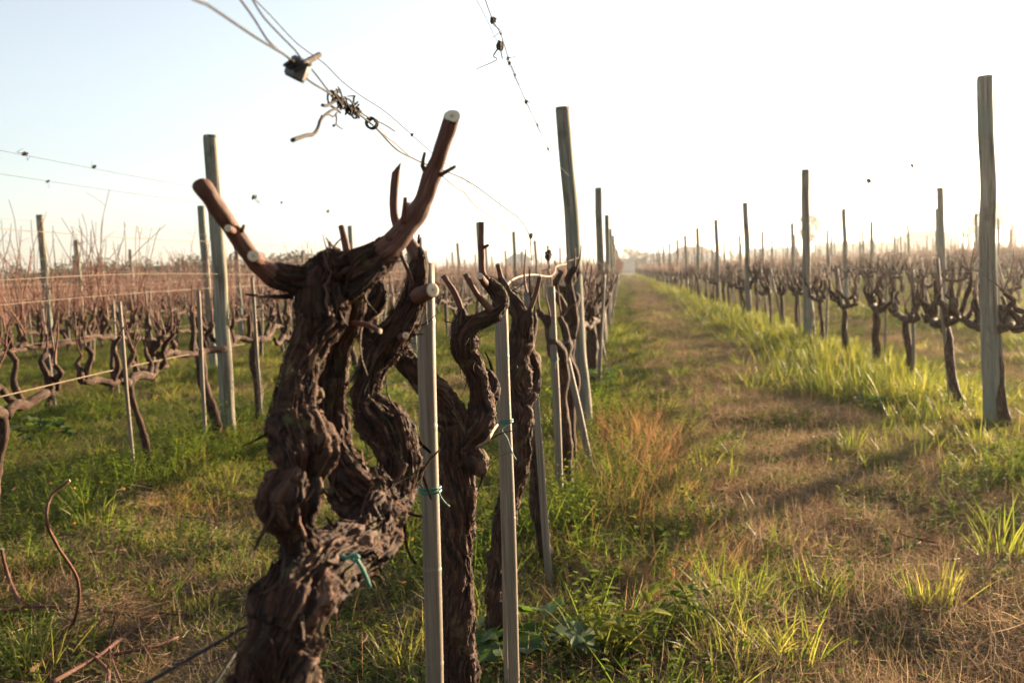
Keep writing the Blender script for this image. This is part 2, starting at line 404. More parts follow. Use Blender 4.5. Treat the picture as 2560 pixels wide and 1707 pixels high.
# ------------------------------------------------------------------ gnarled trunks: one continuous remeshed body with bark relief
def gnarled(name, branches, parent, voxel, amp=0.004, lump=0.006, flakes=60, knots=(), strands=120):
    mb = MB(); cs, cr, cN, cB, cL = [], [], [], [], []
    off = 0.0
    for pts, rad in branches:
        mb.tube(pts, rad, 0.012, 20, lump=0.16, lf=26.0, seed=off, round_end=True)
        p, r = catmull(pts, rad, 0.008); T, N, B = frames(p)
        L = np.concatenate([[0], np.cumsum(np.linalg.norm(np.diff(p, axis=0), axis=1))]) + off; off += 3.7
        cs.append(p); cr.append(r); cN.append(N); cB.append(B); cL.append(L)
    for c, r in knots:
        u = np.linspace(0, math.pi, 9); a = np.linspace(0, 2 * math.pi, 14, endpoint=False)
        VV = [np.asarray(c) + r * np.array([math.sin(x) * math.cos(y), math.sin(x) * math.sin(y), math.cos(x)]) for x in u for y in a]
        mb.add(VV, [(i * 14 + j, i * 14 + (j + 1) % 14, (i + 1) * 14 + (j + 1) % 14, (i + 1) * 14 + j) for i in range(8) for j in range(14)])
    tmp = mb.build('tmp', None, None, True)
    md = tmp.modifiers.new('r', 'REMESH'); md.mode = 'VOXEL'; md.voxel_size = voxel
    dg = bpy.context.evaluated_depsgraph_get(); ev = tmp.evaluated_get(dg); me = bpy.data.meshes.new_from_object(ev)
    bpy.data.objects.remove(tmp, do_unlink=True)
    n = len(me.vertices); V = np.empty(n * 3); me.vertices.foreach_get('co', V); V = V.reshape(-1, 3)
    NR = np.empty(n * 3, np.float32); me.vertex_normals.foreach_get('vector', NR); NR = NR.reshape(-1, 3).astype(float)
    cs, cr, cN, cB, cL = np.vstack(cs), np.concatenate(cr), np.vstack(cN), np.vstack(cB), np.concatenate(cL)
    best = np.empty(n, int)
    for i in range(0, n, 4000):
        d = np.linalg.norm(V[i:i + 4000, None, :] - cs[None], axis=2) - cr[None]; best[i:i + 4000] = d.argmin(1)
    o_ = V - cs[best]; a = np.arctan2((o_ * cB[best]).sum(1), (o_ * cN[best]).sum(1)); s_ = cL[best]
    # spiral the grain a little, and let it wander
    a2 = a + 2.4 * fbm(V * 11.0, 2) + s_ * 1.2
    q = np.stack([0.024 * np.cos(a2), 0.024 * np.sin(a2), s_], -1)
    rn = lambda f, z: fbm(q * np.array([f, f, z]) , 3)
    ridge = 1 - np.abs(2 * rn(150, 17) - 1); ridge2 = 1 - np.abs(2 * fbm(q * np.array([300, 300, 85]) + 5.1, 3) - 1)
    crumb = fbm(V * 190.0, 3) - 0.5; flake = np.clip((fbm(q * np.array([190, 190, 48]) + 8.8, 2) - 0.53) * 9, 0, 1)
    big = fbm(V * 34.0, 3) - 0.5; mid = fbm(V * 85.0 + 3, 2) - 0.5
    step = (np.clip((rn(85, 20) - 0.5) * 7, -1, 1))                     # plates of bark with sharp edges
    strength = np.clip(cr[best] / 0.022, 0.35, 1.25)
    fine = fbm(q * np.array([520, 520, 90]) + 2.2, 3) - 0.5
    disp = strength * (lump * 2 * big + amp * (1.0 * (ridge - 0.72) + 0.95 * (ridge2 - 0.72) + 0.8 * fine) + amp * 0.4 * step + 0.0018 * crumb + 0.0026 * flake + 0.0035 * mid)
    V2 = V + NR * disp[:, None]
    me.vertices.foreach_set('co', V2.ravel()); me.polygons.foreach_set('use_smooth', np.ones(len(me.polygons), bool))
    at = me.attributes.new('bark', 'FLOAT_VECTOR', 'POINT'); at.data.foreach_set('vector', q.astype(np.float32).ravel())
    me.materials.append(BARK); me.update(); me.name = name
    ob = bpy.data.objects.new(name, me); COL.objects.link(ob); ob.parent = parent
    # loose shreds of bark standing off the trunk
    fb = MB()
    for i in R.choice(n, flakes):
        L = R.uniform(0.012, 0.045); wd = R.uniform(0.0012, 0.0045)
        tdir = np.cross(cN[best[i]], cB[best[i]]); tdir = tdir - (tdir @ NR[i]) * NR[i]
        if np.linalg.norm(tdir) < 0.2: continue
        tdir = tdir / np.linalg.norm(tdir) * (1 if R.rand() < .4 else -1); sd_ = np.cross(tdir, NR[i]); lift = R.uniform(0.1, 0.7)
        m_ = 5; vv = []; ff = []
        for k in range(m_):
            t = k / (m_ - 1); c = V2[i] - NR[i] * 0.001 + tdir * L * t + NR[i] * (L * lift * t ** 1.8) + sd_ * 0.15 * L * math.sin(3 * t + i)
            wk = wd * (1 - 0.65 * t); vv += [c - sd_ * wk, c + sd_ * wk + NR[i] * wk * .5, c + NR[i] * 0.0009]
        for k in range(m_ - 1):
            A = k * 3
            for (x, y) in ((0, 1), (1, 2), (2, 0)): ff.append((A + x, A + y, A + 3 + y, A + 3 + x))
        fb.add(vv, ff, np.tile(q[i], (len(vv), 1)) + R.rand(len(vv), 3) * 0.004)
    # long fibres that follow the grain over the surface
    from mathutils.kdtree import KDTree
    kd = KDTree(n)
    for i in range(n): kd.insert(V2[i], i)
    kd.balance()
    for i in R.choice(n, strands):
        m_ = R.randint(7, 16); stp = R.uniform(.004, .0075); wd = R.uniform(.0006, .0019); sg = 1 if R.rand() < .5 else -1; j = i; c = V2[i].copy(); vv = []; ff = []
        for k in range(m_):
            tdir = np.cross(cN[best[j]], cB[best[j]]); tdir = tdir - (tdir @ NR[j]) * NR[j]; ln = np.linalg.norm(tdir)
            if ln < .3: break
            tdir = tdir / ln * sg; sd_ = np.cross(tdir, NR[j]); lift = .0012 + (.012 * ((k - m_ + 4) / 4) ** 2 * (i % 3 == 0) if k > m_ - 4 else 0)
            wk = wd * (1 - .6 * k / m_); pc_ = c + NR[j] * lift; vv += [pc_ - sd_ * wk, pc_ + sd_ * wk, pc_ + NR[j] * .0009]
            c = c + tdir * stp + sd_ * R.normal(0, .0009); co_, j, _ = kd.find(c); c = c * .35 + np.array(co_) * .65
        mm = len(vv) // 3
        if mm < 4: continue
        for k in range(mm - 1):
            A = k * 3
            for (x, y) in ((0, 1), (1, 2), (2, 0)): ff.append((A + x, A + y, A + 3 + y, A + 3 + x))
        fb.add(vv, ff, np.tile(q[i], (len(vv), 1)) + R.rand(1, 3) * 0.01)
    fl = fb.build('loose_bark', BARK, parent); fl['kind'] = 'stuff'
    return ob

def SP(lst):                                            # [(x, y, r_px, Z)] in photograph pixels -> points, radii
    return [P(x, y, Z) for x, y, r, Z in lst], [pxm(r, Z) for x, y, r, Z in lst]

# ------------------------------------------------------------------ the three nearest vines, built one by one
base1 = (-0.275, 0.70, 0.0)
v1 = empty('grapevine', (0, 0, 0))
tag(v1, 'largest gnarled vine in front with two thick pruned arms spread in a V', 'grapevine', 'vines of the foreground row')
tp, tr = SP([(690, 1720, 92, .80), (705, 1610, 84, .81), (735, 1510, 86, .83), (785, 1430, 84, .87), (855, 1390, 70, .92), (910, 1345, 66, .97), (940, 1290, 58, 1.0)])
trunk = ([np.array([-.305, .68, -0.06]), np.array([-.30, .70, .12]), np.array([-.288, .745, .34])] + tp[0:], [0.036, 0.032, 0.029] + tr[0:])
colA = SP([(770, 1440, 62, .86), (748, 1385, 54, .86), (738, 1335, 44, .86), (722, 1268, 80, .855), (730, 1228, 74, .86), (756, 1192, 44, .88), (758, 1140, 76, .88), (748, 1092, 78, .89), (728, 1050, 54, .90),
           (735, 1001, 48, .91), (747, 935, 42, .92), (763, 885, 41, .93), (779, 844, 45, .94), (800, 803, 55, .95), (802, 750, 54, .95), (815, 700, 56, .96), (845, 668, 44, .96)])
colB = SP([(925, 1315, 52, 1.0), (905, 1240, 60, 1.02), (866, 1175, 44, 1.02), (842, 1110, 30, 1.02), (832, 1030, 34, 1.01), (832, 955, 36, 1.01), (838, 880, 36, 1.0), (858, 820, 34, .99), (876, 760, 30, .98), (872, 700, 34, .97)])
s2 = SP([(935, 1310, 44, 1.02), (985, 1262, 40, 1.06), (1004, 1200, 48, 1.09), (1000, 1135, 46, 1.11), (985, 1085, 50, 1.12), (945, 1040, 54, 1.13), (914, 1000, 36, 1.13), (923, 945, 30, 1.13), (945, 890, 36, 1.14), (975, 850, 36, 1.14),
         (1005, 812, 34, 1.14), (1030, 765, 29, 1.15), (1041, 715, 24, 1.15), (1049, 655, 18, 1.15), (1040, 630, 17, 1.15)])
s2b = SP([(965, 865, 26, 1.14), (932, 858, 24, 1.14), (908, 832, 18, 1.14), (914, 792, 17, 1.14), (935, 758, 21, 1.14), (950, 728, 19, 1.14), (934, 704, 10, 1.14)])
armL0 = SP([(810, 712, 46, .96), (760, 706, 36, .95), (715, 697, 33, .94), (690, 689, 29, .93)])
armR0 = SP([(850, 685, 46, .96), (900, 668, 38, .97), (945, 645, 35, .98), (975, 618, 30, .985)])
ear = SP([(830, 668, 30, .95), (822, 645, 15, .95), (812, 640, 8, .95)])
ear2 = SP([(880, 660, 26, .96), (900, 640, 16, .96), (925, 628, 12, .965), (932, 618, 5, .965)])
spr = SP([(870, 735, 16, .95), (905, 715, 16, .955), (935, 690, 13, .96), (960, 672, 6, .965)])
gnarled('trunk', [trunk, colA, colB, s2, s2b, armL0, armR0, ear, ear2, spr], v1, 0.0015, amp=0.0062, lump=0.0052, flakes=420, strands=420,
        knots=[(P(700, 1255, .84), pxm(34, .84)), (P(880, 1205, 1.0), pxm(40, 1.0)), (P(785, 985, .95), pxm(20, .95)), (P(702, 1075, .88), pxm(36, .88)), (P(760, 1330, .85), pxm(28, .85))])
# the pruned arms and stubs
toCam = lambda p: (CAMP - np.asarray(p)) / np.linalg.norm(CAMP - np.asarray(p))
pl, rl = SP([(735, 700, 33, .95), (693, 690, 30, .935), (656, 668, 26, .92), (619, 629, 23, .91), (582, 574, 22, .90), (549, 528, 22.5, .885), (520, 487, 23, .875), (506, 467, 24, .872)])
cane(v1, pl, rl, 'arm', seg=28, step=0.004, lump=0.17, lf=70, cutdir=np.array([-.5, .45, .75]))
pr, rr_ = SP([(870, 672, 40, .965), (919, 655, 37, .975), (960, 630, 34, .98), (986, 606, 31, .985), (1029, 552, 27, .995), (1045, 528, 27, .998), (1060, 497, 23, 1.0), (1072, 462, 23.5, 1.0), (1080, 440, 24.5, 1.0), (1090, 415, 21, 1.0), (1100, 384, 20.5, .995), (1130, 292, 20, .99)])
cane(v1, pr, rr_, 'arm', seg=28, step=0.004, lump=0.14, lf=70, cutdir=toCam(pr[-1]) * .72 + np.array([.1, 0, .75]))
def stub(parent, a, b, ra, rb, Za, Zb, name='stub', cutdir=None, cut=True, mid=None, **kw):
    pts = [(a[0], a[1], ra, Za)] + ([(mid[0], mid[1], (ra + rb) / 2, (Za + Zb) / 2)] if mid else []) + [(b[0], b[1], rb, Zb)]
    p, r = SP(pts); return cane(parent, p, r, name, cut, 14, 0.008, cutdir, **kw)
stub(v1, (585, 578), (570, 571), 10, 9.5, .90, .868, cutdir=toCam(P(570, 571, .88)))
stub(v1, (648, 648), (633, 640), 17, 15, .915, .878, cutdir=toCam(P(633, 640, .9)))
stub(v1, (603, 580), (611, 562), 6, 3.5, .90, .90, cut=False)
stub(v1, (1066, 428), (1062, 381), 8, 3.5, .998, .99, cut=False, mid=(1056, 415))
stub(v1, (1098, 440), (1139, 416), 6, 4, 1.0, .99, cut=False, mid=(1118, 428))
stub(v1, (1010, 560), (1013, 495), 11, 5, .985, .97, cut=False, mid=(1012, 528))
stub(v1, (1050, 545), (1064, 546), 6, 3, 1.0, 1.0, cut=False)
stub(v1, (975, 600), (968, 588), 9, 6, .975, .97, cut=False)
stub(v1, (880, 808), (950, 828), 7, 6.5, .96, .94, mid=(915, 812), cutdir=toCam(P(950, 828, .95)) + np.array([1.2, 0, 0]))
stub(v1, (872, 660), (853, 566), 12, 8, 1.05, 1.06, name='cane', mid=(864, 612))
stub(v1, (962, 1185), (1017, 1160), 5, 4, 1.03, 1.03, cut=False, mid=(985, 1205))
# upper stem of the limb behind: cane, cut stub, thin cane
pc, rc = SP([(1046, 650, 17, 1.15), (1030, 615, 16, 1.15), (1005, 588, 14, 1.15), (990, 556, 11, 1.15), (984, 520, 11, 1.15), (986, 470, 10.5, 1.15), (991, 420, 10.5, 1.15)])
cane(v1, pc, rc, 'cane', seg=18, step=0.006, lump=0.2, cutdir=np.array([-.6, -.2, .6]))
stub(v1, (1040, 742), (1082, 725), 24, 19, 1.15, 1.10, name='stub', cutdir=toCam(P(1083, 724, 1.1)) * .8 + np.array([.7, 0, .1]))
pc, rc = SP([(1040, 750, 6, 1.15), (1034, 720, 6, 1.14), (1022, 680, 6, 1.13), (1006, 645, 5.5, 1.12), (994, 612, 5, 1.12)])
cane(v1, pc, rc, 'cane', seg=12, step=0.006, lump=0.15)
stub(v1, (1000, 845), (1014, 838), 13, 9, 1.13, 1.10, name='stub', cutdir=toCam(P(1012, 838, 1.1)))

v2 = empty('grapevine')
tag(v2, 'forked vine just behind the thick bamboo stake with dark upright trunk', 'grapevine', 'vines of the foreground row')
g2 = P(1142, 1690, 1.62)
t2 = SP([(1150, 1700, 44, 1.60), (1143, 1500, 38, 1.60), (1146, 1350, 38, 1.60), (1144, 1240, 38, 1.60), (1142, 1150, 42, 1.60), (1140, 1080, 40, 1.60), (1122, 1030, 38, 1.60), (1092, 980, 36, 1.58), (1050, 938, 30, 1.57), (1015, 898, 27, 1.56), (985, 860, 22, 1.55), (965, 830, 16, 1.55)])
t2b = ([np.array([g2[0], 1.62, -.06]), np.array([g2[0] + .004, 1.61, .12])] + t2[0], [0.034, 0.031] + t2[1])
t2r = SP([(1150, 1110, 38, 1.60), (1188, 1072, 38, 1.61), (1203, 1020, 32, 1.63), (1198, 965, 24, 1.63), (1181, 920, 25, 1.62), (1162, 880, 27, 1.61), (1160, 840, 29, 1.60), (1180, 812, 24, 1.60), (1215, 795, 20, 1.61), (1245, 772, 20, 1.62), (1252, 745, 21, 1.63), (1236, 722, 18, 1.63), (1215, 700, 12, 1.62)])
t2k = SP([(1195, 1040, 26, 1.67), (1226, 1000, 22, 1.70), (1232, 960, 18, 1.72), (1220, 935, 14, 1.72)])
t2s = SP([(1155, 835, 26, 1.60), (1154, 800, 20, 1.60), (1156, 778, 12, 1.60)])
gnarled('trunk', [t2b, t2r, t2k, t2s], v2, 0.0030, amp=0.005, lump=0.0055, flakes=150, knots=[(P(1195, 1150, 1.58), pxm(30, 1.58)), (P(1175, 855, 1.6), pxm(22, 1.6))])
pc, rc = SP([(1156, 785, 8, 1.6), (1138, 735, 8, 1.59), (1107, 688, 7, 1.58)]); cane(v2, pc, rc, 'cane', seg=12)
pc, rc = SP([(1218, 702, 12, 1.62), (1206, 680, 8, 1.62), (1203, 620, 8, 1.62), (1204, 592, 7, 1.62), (1204, 556, 7.5, 1.62)]); cane(v2, pc, rc, 'cane', seg=14, step=.006, lump=.2)
stub(v2, (1215, 712), (1200, 690), 10, 8.5, 1.62, 1.58, cutdir=toCam(P(1200, 690, 1.6)))
stub(v2, (1206, 620), (1221, 613), 5, 3.5, 1.62, 1.61, cut=False)
pc, rc = SP([(1230, 778, 10, 1.6), (1208, 755, 8, 1.6), (1185, 724, 7, 1.58), (1162, 684, 6.5, 1.57)]); cane(v2, pc, rc, 'cane', seg=12)

v3 = empty('grapevine')
tag(v3, 'third vine of the foreground row, beside the slender split bamboo stake', 'grapevine', 'vines of the foreground row')
g3 = P(1250, 1600, 2.45)
t3 = SP([(1240, 1560, 24, 2.42), (1246, 1400, 24, 2.42), (1272, 1260, 25, 2.42), (1296, 1150, 26, 2.42), (1300, 1060, 27, 2.42), (1300, 990, 27, 2.42), (1292, 920, 30, 2.42), (1296, 860, 32, 2.42), (1305, 800, 22, 2.42), (1290, 765, 17, 2.42), (1268, 735, 15, 2.42), (1252, 700, 11, 2.42)])
t3b = ([np.array([g3[0], 2.44, -.06]), np.array([g3[0], 2.43, .08])] + t3[0], [0.028, 0.025] + t3[1])
t3r = SP([(1302, 850, 22, 2.42), (1318, 800, 16, 2.40), (1326, 772, 9, 2.40)])
t3k = SP([(1310, 1000, 24, 2.42), (1335, 970, 16, 2.45), (1340, 930, 13, 2.47), (1330, 890, 12, 2.47)])
gnarled('trunk', [t3b, t3r, t3k], v3, 0.0042, amp=0.005, lump=0.0055, flakes=80, knots=[(P(1330, 900, 2.5), pxm(24, 2.5))])
pc, rc = SP([(1324, 776, 6.5, 2.40), (1338, 738, 6, 2.40), (1350, 690, 5.5, 2.38)]); cane(v3, pc, rc, 'cane', seg=10)
pc, rc = SP([(1254, 706, 9, 2.42), (1250, 685, 6, 2.42), (1244, 660, 5.5, 2.41)]); cane(v3, pc, rc, 'cane', seg=10)

# ------------------------------------------------------------------ generic vines
def wander(p0, p1, n, amp, rng):
    t = np.linspace(0, 1, n)[:, None]; p = np.asarray(p0) * (1 - t) + np.asarray(p1) * t
    j = rng.normal(0, amp, (n, 3)); j[0] = 0; j[-1] *= .4; return list(p + j)
def make_variant(seed, kind, detail):
    """returns trunk MB and a list of cane polylines; base at the origin, row along Y"""
    rng = np.random.RandomState(seed); tb = MB(); canes = []
    seg = 9 if detail else 6; st = 0.035 if detail else 0.09
    def t_(pts, rad): tb.tube(pts, rad, st, seg, lump=0.45, lf=26.0, seed=rng.rand() * 9)
    def add_canes(at, up, nmin, nmax, lmin, lmax, r0):
        for _ in range(rng.randint(nmin, nmax + 1)):
            L = rng.uniform(lmin, lmax); tilt = rng.normal(0, 0.28, 2)
            d = np.array([tilt[0] * .7, tilt[1] * 1.2, 1.0]) + up * 0.3; d /= np.linalg.norm(d)
            n = 4 + int(L / .25); pts = [np.asarray(at)]; q = np.asarray(at).astype(float)
            for k in range(n):
                d = d + rng.normal(0, 0.10, 3); d /= np.linalg.norm(d); q = q + d * L / n; pts.append(q.copy())
            canes.append((pts, list(np.linspace(r0, r0 * .45, len(pts)))))
            if L > .5 and rng.rand() < .6:
                k = rng.randint(2, len(pts) - 1); e = pts[k] + (rng.normal(0, 1, 3) * np.array([.6, .9, .3]) + np.array([0, 0, .5])) * .13
                canes.append(([pts[k], (pts[k] + e) / 2 + rng.normal(0, .01, 3), e], [r0 * .5, r0 * .4, r0 * .25]))
    if kind == 'head':
        h = rng.uniform(.62, .72); t = wander((0, 0, -.06), (rng.normal(0, .03), rng.normal(0, .06), h), 7, .011, rng)
        t_(t, np.linspace(.029, .026, 7) * rng.uniform(.9, 1.1)); top = t[-1]
        for s in (-1, 1, 1)[:rng.randint(2, 4)]:
            e = top + np.array([rng.normal(0, .05), s * rng.uniform(.08, .22), rng.uniform(.14, .27)])
            a = wander(top - np.array([0, 0, .04]), e, 5, .02, rng); t_(a, [.024, .022, .019, .018, .015])
            add_canes(e, np.array([0, s * .5, 0]), 1, 2, .07, .2, .0055)
    else:
        h = rng.uniform(.52, .60); t = wander((rng.normal(0, .035), rng.normal(0, .11), -.06), (0, 0, h), 6, .010, rng)
        t_(t, np.linspace(.026, .023, 6) * rng.uniform(.75, 1.25)); top = t[-1]
        for s in (-1, 1):
            e = np.array([rng.normal(0, .02), s * rng.uniform(.42, .55), h + rng.uniform(-.01, .06)])
            c = wander(top - np.array([0, 0, .02]), e, 6, .012, rng); t_(c, [.026, .024, .022, .021, .019, .013])
            for k in range(rng.randint(4, 7)):
                b = c[rng.randint(1, 6)]; e2 = b + np.array([rng.normal(0, .05), rng.normal(0, .08), rng.uniform(.09, .25)])
                a = wander(b, e2, 5, .012, rng); t_(a, [.017, .016, .0145, .0135, .010])
                if kind == 'cordon': add_canes(e2, np.array([0, 0, .2]), 1, 3, .06, .24, .0052)
                elif kind == 'cordon_canes': add_canes(e2, np.array([0, 0, .3]), 1, 3, .15, .5, .0045)
                else: add_canes(e2, np.array([0, 0, .6]), 2, 4, .30 if seed > 390 else .4, .72 if seed > 390 else .95, .0048)
    return tb, canes
def variant_meshes(kind, n, detail, split, seed0):
    out = []
    for i in range(n):
        tb, cn = make_variant(seed0 + i, kind, detail)
        t = tb.build('trunk', BARK, None, False).data
        cm = []; far = kind in ('canes', 'cordon_canes'); mat = CANEF if far else CANE
        groups = [[c] for c in cn] if split else [cn]
        for g in groups:
            b = MB()
            for p, r in g: b.tube(p, r, 0.06 if detail else 0.2, 5 if detail else 3, lump=0.1, seed=len(cm) * .7)
            if g: cm.append(b.build('cane', mat, None, False).data)
        out.append((t, cm))
    return out
VAR = {k: {'near': variant_meshes(k, nn, True, True, 100 + 50 * i), 'mid': variant_meshes(k, nm, True, False, 400 + 50 * i)}
       for i, (k, nn, nm) in enumerate((('head', 6, 5), ('cordon', 10, 9), ('cordon_canes', 4, 8), ('canes', 4, 8)))}

def in_frame(x, y, z=0.7, m=90):
    q = project((x, y, z)); return q is not None and -m < q[0] < 2560 + m
def row_end(k):
    X = ROWS[k]
    return 84.0 if X < -23 else 158.0
vines = []
for k, X in ROWS.items():
    rng = np.random.RandomState(500 + k); y = 3.25 if k == 0 else 3.75 if k == -1 else rng.uniform(.2, 1.0); end = row_end(k); idx = 0
    while y < end:
        if in_frame(X, y):
            idx += 1; vines.append((y * y + X * X, k, X + rng.normal(0, .03), y, idx, rng.randint(1 << 30)))
        y += (1.0 if y < 4 else .85) if k == -1 and y < 6 else rng.uniform(.8, 1.02)
vines.sort()
def vine_kind(k, y):
    if k == 0: return 'head' if y < 6 else 'cordon'
    if k in (1, 2, -1): return 'cordon'
    return 'cordon_canes' if k > 0 else 'canes'
N_IND = 297
LOOKS = {'head': 'gnarled head-pruned vine', 'cordon': 'pruned cordon vine with short arms', 'cordon_canes': 'dark cordon vine with short canes', 'canes': 'unpruned vine with long reddish canes'}
for d2, k, x, y, idx, sd_ in vines[:N_IND]:
    kd = vine_kind(k, y); near = d2 < 13 ** 2; lst = VAR[kd]['near' if near else 'mid']; t, cm = lst[sd_ % len(lst)]
    o = empty('grapevine', (x, y, float(gz(x, y))), (0 if sd_ & 64 else math.pi) + ((sd_ >> 8) % 100 - 50) / 50 * .12)
    sc_ = 0.88 + (sd_ >> 16) % 100 / 100 * .22; o.scale = (sc_, sc_, sc_)
    n_ = idx + 3 if k == 0 else idx
    tag(o, f'{LOOKS[kd]}, {nth(n_)} along the {row_name(k)}', 'grapevine', 'vines of the ' + row_name(k))
    linked('trunk', t, o)
    for c in cm:
        co = linked('cane' if near else 'canes', c, o)
        if not near: co['kind'] = 'stuff'

# ------------------------------------------------------------------ scattering by geometry nodes (only for what nobody could count)
def scatter(name, pts, rots, scl, idx, variants, label):
    c = bpy.data.collections.new(name + '_kinds')
    for i, (me) in enumerate(variants):
        o = bpy.data.objects.new(f'{name}_kind_{i:02d}', me); c.objects.link(o)
    me = bpy.data.meshes.new(name); me.from_pydata([tuple(p) for p in pts], [], [])
    a = me.attributes.new('rot', 'FLOAT_VECTOR', 'POINT'); a.data.foreach_set('vector', np.asarray(rots, np.float32).ravel())
    a = me.attributes.new('scl', 'FLOAT_VECTOR', 'POINT'); a.data.foreach_set('vector', np.asarray(scl, np.float32).ravel())
    a = me.attributes.new('idx', 'INT', 'POINT'); a.data.foreach_set('value', np.asarray(idx, np.int32))
    o = bpy.data.objects.new(name, me); COL.objects.link(o)
    ng = bpy.data.node_groups.new(name, 'GeometryNodeTree')
    ng.interface.new_socket('Geometry', in_out='INPUT', socket_type='NodeSocketGeometry'); ng.interface.new_socket('Geometry', in_out='OUTPUT', socket_type='NodeSocketGeometry')
    gi = ng.nodes.new('NodeGroupInput'); go = ng.nodes.new('NodeGroupOutput'); ip = ng.nodes.new('GeometryNodeInstanceOnPoints')
    ci = ng.nodes.new('GeometryNodeCollectionInfo'); ci.inputs['Collection'].default_value = c; ci.inputs['Separate Children'].default_value = True; ci.inputs['Reset Children'].default_value = True
    def na(nm, t):
        x = ng.nodes.new('GeometryNodeInputNamedAttribute'); x.data_type = t; x.inputs['Name'].default_value = nm
        return [s for s in x.outputs if s.enabled and s.name == 'Attribute'][0]
    L = ng.links.new
    L(gi.outputs[0], ip.inputs['Points']); L(ci.outputs[0], ip.inputs['Instance']); ip.inputs['Pick Instance'].default_value = True
    L(na('idx', 'INT'), ip.inputs['Instance Index']); L(na('rot', 'FLOAT_VECTOR'), ip.inputs['Rotation']); L(na('scl', 'FLOAT_VECTOR'), ip.inputs['Scale'])
    L(ip.outputs[0], go.inputs[0])
    md = o.modifiers.new('scatter', 'NODES'); md.node_group = ng
    tag(o, label, None, None, 'stuff'); return o

# vines beyond the three hundred nearest
for side, kd, nm, lab in ((1, 'cordon_canes', 'far_vines', 'far vines right of the path merging into one brown band'), (-1, 'canes', 'far_vines', 'far unpruned vines left of the path merging into a reddish haze of canes')):
    rest = [v for v in vines[N_IND:] if (v[1] > 0) == (side > 0)]
    ms = []
    for i in range(6):
        tb, cn = make_variant(700 + i + 20 * side, kd, False); b = MB()
        for p, r in cn: b.tube(p, np.array(r) * 1.35, 0.2, 3, seed=i)
        o1 = tb.build('v', BARK, None, False); o2 = b.build('v', CANEF, None, False)
        V1 = np.vstack(tb.V + b.V); F1 = tb.F + [tuple(q + tb.n for q in f) for f in b.F]
        o = mesh_obj('v', V1, F1, BARK, None, True, False, {'bark': np.vstack(tb.B + b.B)}); o.data.materials.append(CANEF)
        mi = np.zeros(len(o.data.polygons), np.int32); mi[len(tb.F):] = 1; o.data.polygons.foreach_set('material_index', mi); ms.append(o.data)
    n_ = len(rest); pts = np.array([(v[2], v[3], -.02) for v in rest]); rr = np.zeros((n_, 3)); rr[:, 2] = R.randint(0, 2, n_) * math.pi + R.normal(0, .1, n_)
    s_ = R.uniform(.9, 1.12, (n_, 1)) * np.ones((1, 3))
    scatter(nm, pts, rr, s_, R.randint(0, 6, n_), ms, lab)

# ------------------------------------------------------------------ posts
def post_mesh(seed):
    rng = np.random.RandomState(seed); b = MB(); h = 1.87; r0 = rng.uniform(.040, .046)
    pts = [(0, 0, -.12)] + [(rng.normal(0, .0035), rng.normal(0, .0035), z) for z in np.linspace(.2, h - .01, 7)] + [(0, 0, h)]
    rad = [r0 * 1.06] + list(np.linspace(r0 * 1.04, r0 * .93, 7)) + [r0 * .86]
    p, r = catmull(pts, rad, .05); seg = 26; T, N, B = frames(p); a = np.linspace(0, 2 * math.pi, seg, endpoint=False)
    V = p[:, None] + (np.cos(a)[None, :, None] * np.array([1., 0, 0]) + np.sin(a)[None, :, None] * np.array([0, 1., 0])) * r[:, None, None]
    crack = rng.rand(seg) < .16
    g = fbm(np.stack([np.cos(a)[None] * 3 + 0 * p[:, :1], np.sin(a)[None] * 3 + 0 * p[:, :1], np.repeat(p[:, 2:] * 1.6, seg, 1)], -1) + seed, 3) - .5
    sc_ = 1 + .09 * g - .05 * crack[None] * (fbm(np.stack([np.repeat(p[:, 2:] * 1.2, seg, 1), np.repeat(a[None], len(p), 0), 0 * g], -1) + seed, 2) > .5)
    V[..., :2] = p[:, None, :2] + (V[..., :2] - p[:, None, :2]) * sc_[..., None]
    n = len(p); F = [(i * seg + j, i * seg + (j + 1) % seg, (i + 1) * seg + (j + 1) % seg, (i + 1) * seg + j) for i in range(n - 1) for j in range(seg)]
    V = np.vstack([V.reshape(-1, 3), [[0, 0, h + .002]]]); F += [((n - 1) * seg + j, (n - 1) * seg + (j + 1) % seg, n * seg) for j in range(seg)]
    return mesh_obj('post', V, F, POST, None, True, False).data
PM = [post_mesh(s) for s in range(6)]
POST0 = {0: 5.8, 1: 5.65, -1: 5.9, -2: 5.1, -3: 5.05}
posts = []
for k, X in ROWS.items():
    rng = np.random.RandomState(900 + k); y = POST0.get(k, 2.5 + rng.uniform(0, 3.3)); end = row_end(k); idx = 0
    while y < end + 2:
        if in_frame(X, y, 1.0, 120):
            idx += 1; posts.append((X * X + y * y, k, X + (0.03 if k == 0 else rng.normal(0, .02)), y, idx, rng.randint(1 << 30)))
        y += (5.3 if k == 1 else 5.8) + rng.normal(0, .12)
posts.sort()
for d2, k, x, y, idx, sd_ in posts[:299]:
    o = linked('wooden_post', PM[sd_ % 6], None, (x, y, float(gz(x, y)) - .02 + ((sd_ >> 20) % 100) / 100 * .06 - .03), (((sd_ >> 5) % 100 - 50) / 50 * .012, -.028 if (k, idx) == (0, 1) else ((sd_ >> 12) % 100 - 50) / 50 * .012, 0))
    tag(o, f'round weathered post, {nth(idx)} along the {row_name(k)}', 'post', 'posts of the ' + row_name(k))
rest = posts[299:]
if rest:
    n_ = len(rest); scatter('far_posts', [(v[2], v[3], 0) for v in rest], np.c_[R.normal(0, .012, (n_, 2)), R.uniform(0, 6, n_)], np.ones((n_, 3)), R.randint(0, 6, n_), PM, 'faraway vineyard posts too distant to tell apart')

